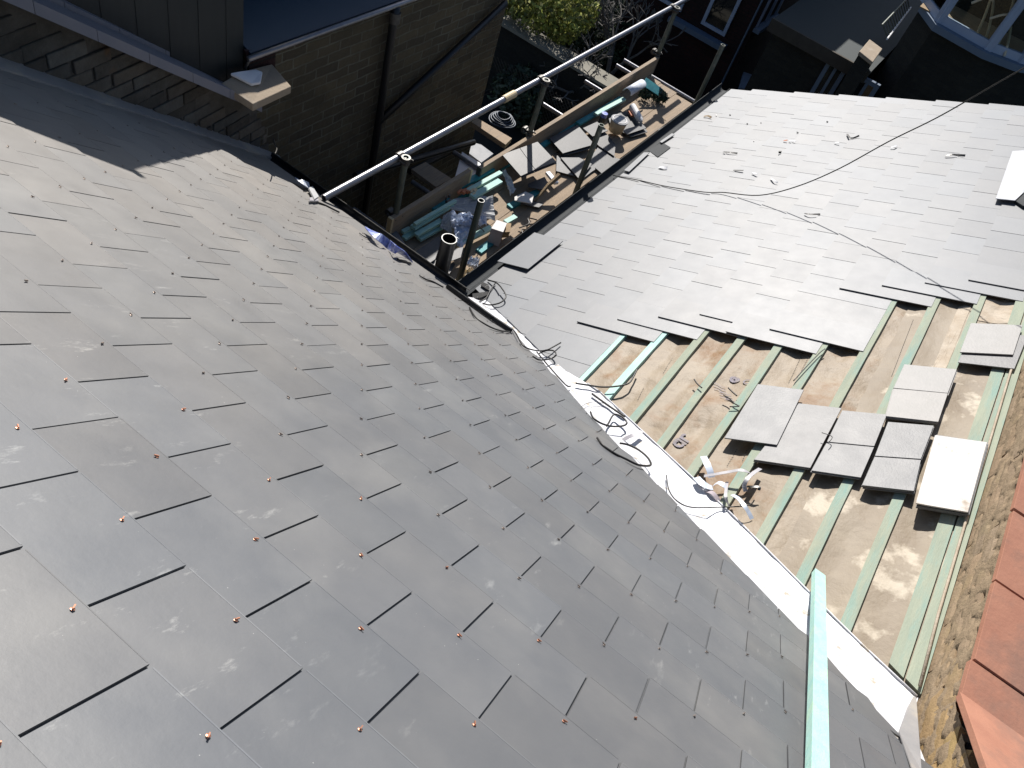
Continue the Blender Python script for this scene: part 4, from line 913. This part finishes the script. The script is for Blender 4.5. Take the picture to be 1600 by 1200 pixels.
# cream tub
t = thing('tub', onZ(966, 205, DZ + .04), 'round cream plastic tub with lid standing on a pale slate', 'tub')
c = onZ(968, 188, DZ + .165); R_ = .085; base = V((c.x, c.y, DZ + .045)); mb = MB(); n = 28
vs = [base + V((R_ * .84 * math.cos(a), R_ * .84 * math.sin(a), 0)) for a in [2 * math.pi * k / n for k in range(n)]] + [V((c.x + R_ * math.cos(a), c.y + R_ * math.sin(a), DZ + .165)) for a in [2 * math.pi * k / n for k in range(n)]]
mb.add(vs, [(k, (k + 1) % n, n + (k + 1) % n, n + k) for k in range(n)] + [tuple(range(n - 1, -1, -1))]); mb.build('tub_body', M['cream'], t, smooth=True)
mb = MB(); mb.tube([V((c.x, c.y, DZ + .163)), V((c.x, c.y, DZ + .175))], R_ + .004, n); mb.build('lid', M['card'], t)
mb = MB(); mb.pipe((c.x, c.y, DZ + .174), (c.x, c.y, DZ + .179), R_ - .012, R_ - .02, 28); mb.build('lid_ring', M['boxt'], t)
# can with blue cap, white canister, gutter offcut, green sack
t = thing('spray_can', onZ(942, 190, DZ + .03), 'small can with a bright blue cap beside the tub', 'can')
c = onZ(942, 185, DZ + .09); mb = MB(); mb.tube([c - V((0, 0, .06)), c + V((0, 0, .02))], .032, 16); mb.build('can_body', M['coupler'], t, smooth=False)
mb = MB(); mb.tube([c + V((0, 0, .02)), c + V((0, 0, .06))], .033, 16); mb.build('cap', M['blue'], t)
t = thing('canister', onZ(995, 178, DZ + .04), 'white plastic canister lying on its side behind the tub', 'canister')
a, b = onZ(988, 166, DZ + .09), onZ(1002, 190, DZ + .08); d = (b - a).normalized()
mb = MB(); mb.tube([a, a + d * .01, b - d * .05], .036, 16); mb.build('canister_body', M['white'], t, smooth=False)
mb = MB(); mb.tube([b - d * .05, b - d * .02, b], .034, 12, r2=.016); mb.build('canister_neck', M['white'], t)
mb = MB(); q = a + V((-.05, .0, -.03)); mb.box(q + d * .06, d * .04, d.cross(V((0, 0, 1))) * .02, (0, 0, .01)); mb.build('red_label', M['orange'], t)
t = thing('gutter_offcut', onZ(990, 140, DZ + .1), 'short pale half round gutter offcut lying against the far toe board', 'offcut')
a, b = onZ(979, 146, DZ + .15), onZ(1003, 132, DZ + .15); d = (b - a).normalized(); sd = d.cross(V((0, 0, 1))).normalized(); mb = MB(); n = 10
vs = [p + sd * .05 * math.cos(math.pi * k / n) + V((0, 0, 1)) * .05 * math.sin(math.pi * k / n) for p in (a, b) for k in range(n + 1)]
mb.add(vs, [(k, k + 1, n + 2 + k, n + 1 + k) for k in range(n)]); o = mb.build('half_pipe', M['bluew'], t, smooth=True); o.modifiers.new('s', 'SOLIDIFY').thickness = .004
def leaves(mb, c, r, n, size, squash=(1, 1, 1), seedtint=.3, shell=.55):
    for i in range(n):
        while True:
            p = V((random.uniform(-1, 1), random.uniform(-1, 1), random.uniform(-1, 1)))
            if shell < p.length < 1: break
        k = 1 + .25 * nz(p.x, p.y, p.z, 2.2)
        p = V((p.x * r * squash[0] * k, p.y * r * squash[1] * k, p.z * r * squash[2] * k)) + V(c)
        a = V((random.gauss(0, 1), random.gauss(0, 1), random.gauss(0, 1))).normalized(); b = a.orthogonal().normalized(); s_ = size * random.uniform(.6, 1.3)
        cl = nz(p.x, p.y, p.z, 3 / r); t_ = max(.3, 1 + cl * 1.2 + random.uniform(-seedtint, seedtint))
        mb.add([p - a * s_, p + b * s_ * .5, p + a * s_, p - b * s_ * .5], [(0, 1, 2, 3)], (t_ * 1.05, t_, t_ * .9))
mb = MB(); c = onZ(1018, 140, DZ + .08)
for q, rr in (((1018, 142), .10), ((1028, 148), .09), ((1008, 146), .07), ((1036, 152), .06)): leaves(mb, onZ(*q, DZ + .07), rr, 180, .022, (1, 1, .7))
tag(mb.build('plant_clump', M['leafD']), 'dark green clump of weeds lying at the far end of the deck', 'plants')
zslab('green_board', [(1004, 133), (1010, 121), (1037, 140), (1030, 150)], [DZ + .16, DZ + .2, DZ + .12, DZ + .09], .01, 'dteal', 'dark green board propped over the weeds at the end of the deck', 'board')
for q, l in (((765, 300), 'brown glove like scrap on the battens, nearest the toe board'), ((700, 312), 'dark clamp lying at the end of the near toe board'), ((740, 300), 'yellow green clamp scrap on the pale battens')):
    mb = MB(); c = onZ(q[0] - 40 if q[0] == 765 else q[0], q[1], DZ + .16)
    for k in range(5): mb.box(c + V((random.uniform(-.03, .03), random.uniform(-.03, .03), random.uniform(-.02, .02))), V((random.uniform(.01, .03), random.uniform(-.01, .01), 0)), V((random.uniform(-.01, .01), random.uniform(.008, .015), 0)), (0, 0, .012))
    tag(mb.build('metal_scrap', M['orange' if q[0] == 765 else ('coupler' if q[0] == 700 else 'endcap')], bevel=.002), l, 'scrap')
for i, (px, w_) in enumerate((((812, 370), .02), ((822, 352), .03), ((795, 395), .02), ((808, 385), .015))):
    mb = MB(); c = onZ(*px, DZ + .02); mb.tube(smooth_pts([c + V((-.08, .02, 0)), c + V((0, -.02, .03)), c + V((.07, .03, .02)), c + V((.14, -.02, 0))]), .006, 6)
    tag(mb.build('wire_scrap', M['cable']), ['black wire scrap right of the carton', 'black wire scrap on the inner deck above the carton', 'black wire scrap near the gutter below the carton', 'short black wire scrap between carton and gutter'][i], 'scrap')

# ================================================================= NEIGHBOUR ON THE LEFT
nb = thing('parapet_wall', V((2.0, 3.45, -3.2)), 'old stained brick parapet along the edge of the dark roof, with lilac capping', 'wall')
def ptop(x): return zA(x) + .33
mb = MB(); dr = V((1, .134, 0)).normalized(); no = V((.134, -1, 0)).normalized()
for r_ in range(60):
    z0 = -4.6 + r_ * .078
    for k in range(-3, 22):
        x0 = -.6 + k * .236 + (.118 if r_ % 2 else 0) + random.uniform(-.01, .01); x1 = x0 + .224
        xm = (x0 + x1) / 2
        if xm > 3.68 or z0 > ptop(xm) - .10 or z0 + .08 < zA(xm) - .12: continue
        d = random.uniform(-.003, .006) + .006 * nz(x0, z0, 2, 5); zt = z0 + random.uniform(.066, .074); x1 = min(x1, 3.72)
        c = V((xm, yverge(xm) + .035, (z0 + zt) / 2)) + no * d
        mb.box(c, dr * (x1 - x0) / 2, no * .036, V((random.uniform(-.002, .002), 0, (zt - z0) / 2)), rt(.4, .2))
mb.build('brickwork', M['brickS'], nb, bevel=.006)
mb = MB(); x0, x1 = -.8, 3.70
mb.prism([V((x0, yverge(x0) + .01, ptop(x0))), V((x1, yverge(x1) + .01, ptop(x1))), V((x1, yverge(x1) + .30, ptop(x1))), V((x0, yverge(x0) + .30, ptop(x0)))], V((0, 0, -1.2)))
mb.build('wall_core', M['brickS'], nb)
sl_ = V((math.cos(.6486), .134 * math.cos(.6486), -math.sin(.6486))).normalized()
mb = MB()
for (o0, o1, h0, h1, mm) in ((-.10, .10, .40, .40, 'leadcap'), (.115, .215, .425, .425, 'leadcap')):
    mb = MB(); n = 14
    for i in range(n):
        xa = -.8 + (3.42 + .8) * i / n; xb = -.8 + (3.42 + .8) * (i + 1) / n - .003; w0, w1 = .004 * nz(xa, o0, 0, 3), .004 * nz(xb, o0, 0, 3)
        mb.prism([V((xa, yverge(xa) + o0 + w0, zA(xa) + h0)), V((xb, yverge(xb) + o0 + w1, zA(xb) + h0)), V((xb, yverge(xb) + o1, zA(xb) + h1)), V((xa, yverge(xa) + o1, zA(xa) + h1))], V((0, 0, -.06)), rt(.04))
    mb.build('capping', M[mm], nb)
# end slab
q = [onZ(x, y, h) for (x, y), h in zip(((346, 130), (395, 163), (455, 135), (425, 100), (376, 112)), (-2.93, -3.0, -3.0, -2.97, -2.93))]
mb = MB(); mb.prism(q, V((0, 0, -.05))); mb.build('end_slab', M['sandst'], nb, bevel=.004)
q = [onZ(x, y, h) for (x, y), h in zip(((360, 114), (393, 131), (407, 128), (410, 112), (400, 108), (376, 111)), (-2.90, -2.95, -2.95, -2.94, -2.93, -2.91))]
mb = MB(); mb.prism(q, V((0, 0, -.018))); mb.build('folded_lead', M['white'], nb, bevel=.004)
# dark clad box behind the parapet
bx_ = thing('roof_dormer', V((2, 4.5, -2.6)), 'tall dark clad dormer side rising behind the lilac capping, top left', 'dormer')
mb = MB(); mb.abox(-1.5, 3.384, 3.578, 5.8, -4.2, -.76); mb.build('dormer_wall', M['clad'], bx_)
mb = MB()
for i in range(24): x = 3.25 - i * .2; mb.abox(x, x + .004, 3.575, 3.578, -4.0, -.77)
mb.build('seam', M['clad'], bx_)
mb = MB(); mb.abox(-1.5, 3.42, 3.545, 5.8, -.757, -.72); mb.build('dormer_roof', M['lead'], bx_)
# brick extension
ex = thing('brick_extension', V((5, 4.2, -9)), 'neighbouring brown brick extension with black downpipe and dark blue roof', 'building')
XR = onY(785, 40, 3.55).x; GZ = onY(500, 45, 3.55).z
mb = MB(); mb.abox(3.42, XR, 3.56, 3.88, -9, GZ - .02); mb.build('wall', M['brickN'], ex)
mb = MB(); mb.prism([(3.40, 3.53, GZ + .02), (XR + .03, 3.53, GZ + .02), (XR + .03, 3.90, GZ + .13), (3.40, 3.90, GZ + .13)], (0, 0, -.05)); mb.build('roof', M['blueroof'], ex)
mb = MB(); mb.abox(3.42, XR - .02, 3.91, 6.5, -9, -2.3); mb.build('upper_wall', M['brickR'], ex)
mb = MB(); mb.tube([(3.35, 3.50, GZ + .01), (XR + .05, 3.50, GZ + .01)], .018, 10); mb.build('gutter_edge', M['tube'], ex, smooth=True)
mb = MB(); mb.tube([(3.36, 3.50, GZ), (3.37, 3.545, GZ - .08), (3.40, 3.55, GZ - .3)], .010, 8); mb.build('gutter_return', M['coupler'], ex, smooth=True)
p1 = onY(617, 25, 3.50); p2 = onY(577, 235, 3.50)
mb = MB(); mb.tube([(p1.x, 3.50, GZ), (p1.x, 3.505, GZ - .12), (p1.x, 3.505, -9)], .032, 14); dp = mb.build('downpipe', M['black'], ex, smooth=True)
mb = MB(); mb.tube([(p1.x, 3.50, GZ - .12), (p1.x, 3.50, GZ - .04)], .042, 14); b_ = mb.build('hopper_collar', M['coupler'], dp)
b_.parent = dp; b_.matrix_parent_inverse = Matrix.Translation(-ex.location)
b_.matrix_parent_inverse = dp.matrix_basis.inverted()
q1, q2 = onY(790, 5, 3.50), onY(592, 190, 3.50)
mb = MB(); mb.tube([q1, q2], .03, 12); mb.build('sloping_pipe', M['black'], ex, smooth=True)
mb = MB(); a, b, c, d = onY(384, 80, 3.548), onY(431, 68, 3.548), onY(430, 112, 3.548), onY(390, 112, 3.548); mb.prism([a, b, c, d], V((0, .02, 0))); mb.build('red_panel', M['brickR'], ex)
for (u0, u1, zz) in ((onY(555, 275, 3.35), onY(740, 222, 3.35), 0), (onY(640, 268, 3.4), onY(735, 222, 3.4), 0)):
    mb = MB(); mb.tube([u0, u1], .03, 10); tag(mb.build('waste_pipe', M['black']), 'dark waste pipe along the foot of the brick wall' if u0.y < 3.38 else 'second thinner waste pipe along the foot of the brick wall', 'pipe')

# ================================================================= GARDENS AND HOUSES BEYOND
GZ0 = -9.0
mb = MB(); mb.add([(-60, -60, GZ0), (90, -60, GZ0), (90, 90, GZ0), (-60, 90, GZ0)], [(0, 1, 2, 3)]); tag(mb.build('ground', M['ground']), kind='structure')
t = thing('garden_wall', V((14.2, 6, GZ0)), 'garden wall with a wide sunlit top running away behind the scaffold', 'wall')
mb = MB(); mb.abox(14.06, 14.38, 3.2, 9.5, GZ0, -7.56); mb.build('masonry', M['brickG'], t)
mb = MB(); mb.abox(13.98, 14.45, 3.2, 9.5, -7.558, -7.5); mb.build('flat_top', M['wallcap'], t)
t = thing('trellis', V((13.4, 5.3, GZ0)), 'dark diamond trellis panel below the sunlit wall', 'trellis')
mb = MB()
for i in range(26):
    y = 4.4 + i * .09
    mb.tube([(13.5, y, GZ0 + .2), (13.5, y + .9, GZ0 + 1.1)], .008, 4); mb.tube([(13.52, y + .9, GZ0 + .2), (13.52, y, GZ0 + 1.1)], .008, 4)
mb.build('lattice', M['fence'], t)
# bright bush
t = thing('bush', onZ(838, 30, -7.6), 'sunlit yellow green bush behind the garden wall', 'bush')
c = onZ(838, 10, -7.0); mb = MB()
for dx, dy, dz_, rr in ((0, 0, 0, .5), (.6, .5, .1, .6), (.3, -.5, -.15, .42), (.9, -.4, -.1, .5), (.4, 1.0, .1, .55), (.1, .5, -.1, .4)):
    leaves(mb, c + V((dx, dy, dz_)), rr, 1500, .05, (1, 1, .85), .35, .35)
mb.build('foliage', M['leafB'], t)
mb = MB(); mb.tube([V((c.x + .4, c.y + .2, GZ0)), V((c.x + .3, c.y, c.z))], .08, 8, r2=.04); mb.build('trunk', M['bark'], t)
def darkbush(px, zc, rr, n, label):
    c = onZ(*px, zc); t = thing('shrub', V((c.x, c.y, GZ0)), label, 'shrub', 'dark shrubs in the shaded gardens'); mb = MB()
    for k in range(4): leaves(mb, c + V((random.uniform(-.6, .6), random.uniform(-.6, .6), random.uniform(-.3, .2))) * rr, rr * .8, n, .06, (1, 1, .8), .3, .3)
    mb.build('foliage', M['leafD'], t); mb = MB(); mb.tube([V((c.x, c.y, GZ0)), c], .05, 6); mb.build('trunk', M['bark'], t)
darkbush((860, 120), -8.3, .7, 900, 'shaded green shrub in front of the garden wall, under the guard rail')
darkbush((815, 150), -8.3, .6, 700, 'shaded shrub beside the corner of the brick extension')
darkbush((1215, 145), -8.4, .7, 700, 'shaded shrub just beyond the far edge of the pale roof')
darkbush((925, 15), -7.8, .9, 900, 'dark leafy shrub left of the bare tree')
darkbush((905, 50), -8.2, 1.0, 1100, 'dark leafy shrub right behind the sunlit garden wall top')
darkbush((975, 55), -8.4, 1.2, 1300, 'dark leafy shrub around the foot of the bare tree')
darkbush((885, 0), -8.0, .8, 900, 'dark leafy shrub right of the bright bush')
darkbush((1010, 20), -8.4, 1.1, 1100, 'dark leafy shrub between the bare tree and the red house')
# bare tree
def bare_tree(base, h, label):
    t = thing('bare_tree', base, label, 'tree'); mb = MB(); tw = MB()
    def grow(p, d, l, r, k):
        e = p + d * l; (mb if k > 3 else tw).tube([p, (p + e) / 2 + V((random.uniform(-1, 1), random.uniform(-1, 1), 0)) * l * .06, e], r, 6 if k > 3 else 4, r2=r * .7)
        if k == 0: return
        for _ in range(3 if k > 2 else 3):
            nd = (d + V((random.gauss(0, .55), random.gauss(0, .55), random.gauss(.05, .35)))).normalized(); grow(e, nd, l * random.uniform(.62, .85), r * .66, k - 1)
    grow(base, V((.05, .05, 1)).normalized(), h * .3, .07, 5)
    mb.build('trunk', M['bark'], t); tw.build('crown', M['bark'], t)
bb = onZ(975, 55, -7.2); bare_tree(V((bb.x, bb.y, GZ0)), 2.6, 'leafless grey tree behind the far end of the guard rail')
bb = onZ(925, 95, -7.5); bare_tree(V((bb.x - .2, bb.y, GZ0)), 2.0, 'small leafless tree overhanging the sunlit garden wall')
def rect_window(parent, X, y0, y1, z0, z1, bars=1, m='frame', fw=.07, name='window'):
    """window in a wall facing -x: frame with glass"""
    mb = MB(); mb.abox(X - .05, X + .02, y0, y1, z0, z0 + fw); mb.abox(X - .05, X + .02, y0, y1, z1 - fw, z1)
    mb.abox(X - .05, X + .02, y0, y0 + fw, z0 + fw, z1 - fw); mb.abox(X - .05, X + .02, y1 - fw, y1, z0 + fw, z1 - fw)
    for k in range(bars): yy = y0 + (y1 - y0) * (k + 1) / (bars + 1); mb.abox(X - .045, X + .02, yy - .025, yy + .025, z0 + fw, z1 - fw)
    w_ = mb.build(name, M[m], parent); mb = MB(); mb.abox(X - .02, X - .01, y0 + fw, y1 - fw, z0 + fw, z1 - fw); g_ = mb.build('pane', M['glass'], w_)
    g_.matrix_parent_inverse = w_.matrix_world.inverted() if False else Matrix.Identity(4); g_.parent = w_
    return w_
# red brick house
HX = 17.0
rh = thing('brick_house', V((HX + 2, 5, GZ0)), 'dark red brick house with tall windows at the top, left of the flat roof', 'house')
yR = onX(1177, 46, HX).y; yL = 6.6
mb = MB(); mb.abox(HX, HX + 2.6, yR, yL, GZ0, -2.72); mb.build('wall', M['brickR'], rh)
mb = MB(); mb.abox(HX + 2.6, HX + 9, yR, yL, GZ0, -1.4); mb.build('rear_shade_block', M['brickR'], rh)  # block added behind the house to keep sun off the flat roof
wz = onX(1100, 38, HX).z; wy1, wy0 = onX(1096, 36, HX).y, onX(1136, 50, HX).y
rect_window(rh, HX, wy0, wy1, wz, wz + 2.2, 0)
rect_window(rh, HX, wy1 + .5, wy1 + 1.5, wz, wz + 2.2, 0)
la, lb = onX(1052, 22, HX), onX(1142, 60, HX)
mb = MB(); mb.abox(HX - .22, HX, lb.y, la.y, min(la.z, lb.z) - .1, min(la.z, lb.z)); mb.build('ledge', M['ledge'], rh)
sx0, sx1 = onY(1180, 40, yR).x, onY(1212, 22, yR).x; sz = onY(1195, 32, yR).z
mb = MB(); mb.abox(sx0, sx1, yR - .14, yR, sz - .08, sz); mb.build('side_sill', M['ledge'], rh)
mb = MB(); 
for xx in (sx0 + .1, (sx0 + sx1) / 2, sx1 - .1): mb.abox(xx - .04, xx + .04, yR - .04, yR + .02, sz, sz + 2)
mb.build('side_window_frame', M['frame'], rh)
mb = MB(); a = onZ(1143, 87, -8.0); b = onX(1190, 22, HX - .08); mb.tube([(HX - .07, yR + .08, GZ0), (HX - .07, yR + .08, -3.4)], .02, 8); mb.build('downpipe', M['ledge'], rh)
# flat roofed addition
fa = thing('flat_roof_addition', V((16, 2, GZ0)), 'low building with dark green felt flat roof between the two houses', 'building')
RZf = -5.2
mb = MB(); mb.abox(14.55, 20.5, 1.25, 2.9, GZ0, RZf - .06); mb.build('wall', M['brickG'], fa)
mb = MB(); mb.abox(14.45, 20.6, 1.15, 3.0, RZf - .055, RZf); mb.build('roof', M['greenroof'], fa)
mb = MB(); mb.abox(14.40, 14.447, 1.15, 3.0, RZf - .18, RZf + .03); mb.build('brown_fascia', M['fence'], fa)
for (a, b, top) in (((1262, 150), (1300, 150), (1288, 82)), ((1318, 155), (1365, 150), (1335, 110))):
    X = 14.54; y1, y0 = onX(*a, X).y, onX(*b, X).y; zt = onX(*top, X).z; rect_window(fa, X, min(y0, y1), max(y0, y1), zt - 2.2, zt, 1, 'ledge')
t = thing('brick_pier', V((14.6, 1.9, GZ0)), 'square pier with a sunlit sandy top at the corner of the flat roof', 'pier')
q = [onZ(x, y, -4.85) for x, y in ((1343, 80), (1359, 61), (1379, 76), (1364, 97))]
mb = MB(); mb.prism(q, V((0, 0, -.06))); mb.build('cap_stone', M['sandst'], t, bevel=.01)
cc = sum(q, V()) / 4; mb = MB(); mb.prism([cc + (p - cc) * .9 - V((0, 0, .062)) for p in q], V((0, 0, -4.0))); mb.build('shaft', M['brickG'], t)
t = thing('balcony_railing', onZ(1400, 30, -5.1), 'thin balcony railing with one bright rail above the flat roof', 'railing')
a, b = onZ(1386, 61, -4.9), onZ(1423, 12, -4.9); mb = MB(); mb.tube([a, b], .018, 8); mb.build('bright_rail', M['white'], t)
c, d = onZ(1378, 39, -4.7), onZ(1420, -5, -4.7)
mb = MB(); mb.tube([c, d], .015, 6); mb.build('dark_rail', M['tubeD'], t)
for k in range(12):
    p = c.lerp(d, (k + .3) / 12); q = a.lerp(b, (k + .3) / 12); mb = MB(); mb.tube([p, q], .008, 4); mb.build('baluster', M['tubeD'], t)
# bay window house
bh = thing('bay_house', V((17, -1, GZ0)), 'dark house with a curved bay window in pale blue frames, top right corner', 'house')
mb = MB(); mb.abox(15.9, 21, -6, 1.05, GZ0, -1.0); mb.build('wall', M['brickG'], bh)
SZ = -4.2
bp = [onZ(x, y, SZ) for x, y in ((1440, 8), (1462, 38), (1540, 82), (1592, 102), (1640, 112))]
back = [V((16.0, bp[-1].y, SZ)), V((16.0, bp[0].y, SZ))]
ins = lambda pts, k: [V((p.x + k, p.y, p.z)) for p in pts]
mb = MB(); mb.prism(ins(bp, .12) + back, V((0, 0, -4.79))); mb.build('bay_wall', M['brickG'], bh)
mb = MB(); mb.prism(bp + back, V((0, 0, -.10))); mb.build('bay_sill', M['ledge'], bh)
fp = ins(bp, .16)
for i in range(len(fp) - 1):
    a, b = fp[i] + V((0, 0, .002)), fp[i + 1] + V((0, 0, .002)); d = (b - a); L_ = d.length; dn = d.normalized(); nn = V((0, 0, 1)).cross(dn)
    mb = MB(); Hh = 1.9
    mb.box(a + d / 2 + V((0, 0, .06)), d / 2, nn * .04, (0, 0, .06)); mb.box(a + d / 2 + V((0, 0, Hh)), d / 2, nn * .04, (0, 0, .05)); mb.box(a + d / 2 + V((0, 0, 1.0)), d / 2, nn * .038, (0, 0, .035))
    for q in (a, b): mb.box(q + V((0, 0, Hh / 2)), dn * .06, nn * .05, (0, 0, Hh / 2))
    w_ = mb.build('window', M['frame'], bh)
    mb = MB(); mb.box(a + d / 2 + V((0, 0, Hh / 2)), d / 2, nn * .004, (0, 0, Hh / 2 - .05)); g_ = mb.build('pane', M['clear'], bh)
    g_.parent = w_; g_.matrix_parent_inverse = Matrix.Identity(4)
mb = MB(); mb.abox(15.0, 15.85, bp[-1].y, bp[0].y, SZ + .003, SZ + .02); mb.build('window_board', M['brown'], bh)
mb = MB()
for i, (dy, h) in enumerate(((-.25, .8), (-.05, .6), (.1, .9), (-.4, .5))):
    c = V((14.75, dy, SZ + .02)); mb.tube(smooth_pts([c, c + V((.1, .12, h * .5)), c + V((0, .3, h)), c + V((.0, .5, h * .7))]), .02, 6)
mb.build('window_ornament', M['cream'], bh)
LZ_ = -5.0
lp = [onZ(x, y, LZ_) for x, y in ((1403, 84), (1434, 112), (1505, 152), (1545, 160), (1560, 166))]
mb = MB(); mb.prism([V((p.x, p.y, LZ_)) for p in lp] + [V((p.x + .5, p.y + .02, LZ_)) for p in lp[::-1]], V((0, 0, -.09))); mb.build('lower_ledge', M['ledge'], bh)
for i in range(3):
    a, b = [V((p.x + .12, p.y, LZ_ - .1)) for p in (lp[i], lp[i + 1])]; d = b - a; dn = d.normalized(); nn = V((0, 0, 1)).cross(dn); mb = MB()
    for q in (a + dn * .06, b - dn * .02, (a + b) / 2): mb.box(q - V((0, 0, .9)), dn * .04, nn * .04, (0, 0, .9))
    mb.box(a + d / 2 - V((0, 0, 1.75)), d / 2, nn * .04, (0, 0, .05)); mb.build('lower_window', M['ledge'], bh)
mb = MB(); mb.prism([V((p.x + .2, p.y, LZ_ - .095)) for p in lp] + [V((16, lp[-1].y, LZ_ - .095)), V((16, lp[0].y, LZ_ - .095))], V((0, 0, -3.9))); mb.build('lower_bay', M['glass'], bh)
# small shed roof and washing line near the far edge of the pale roof
zslab('shed_roof', [(1162, 112), (1185, 120), (1182, 140), (1155, 138)], -7.4, .08, 'ledge', 'small dark shed roof just beyond the corner of the pale roof', 'shed')
mb = MB(); mb.tube([onZ(1188, 132, -7.6), onZ(1218, 112, -7.6)], .02, 6); tag(mb.build('garden_pole', M['tubeD']), 'thin garden pole next to the shed roof', 'pole')
bpy.context.view_layer.update()
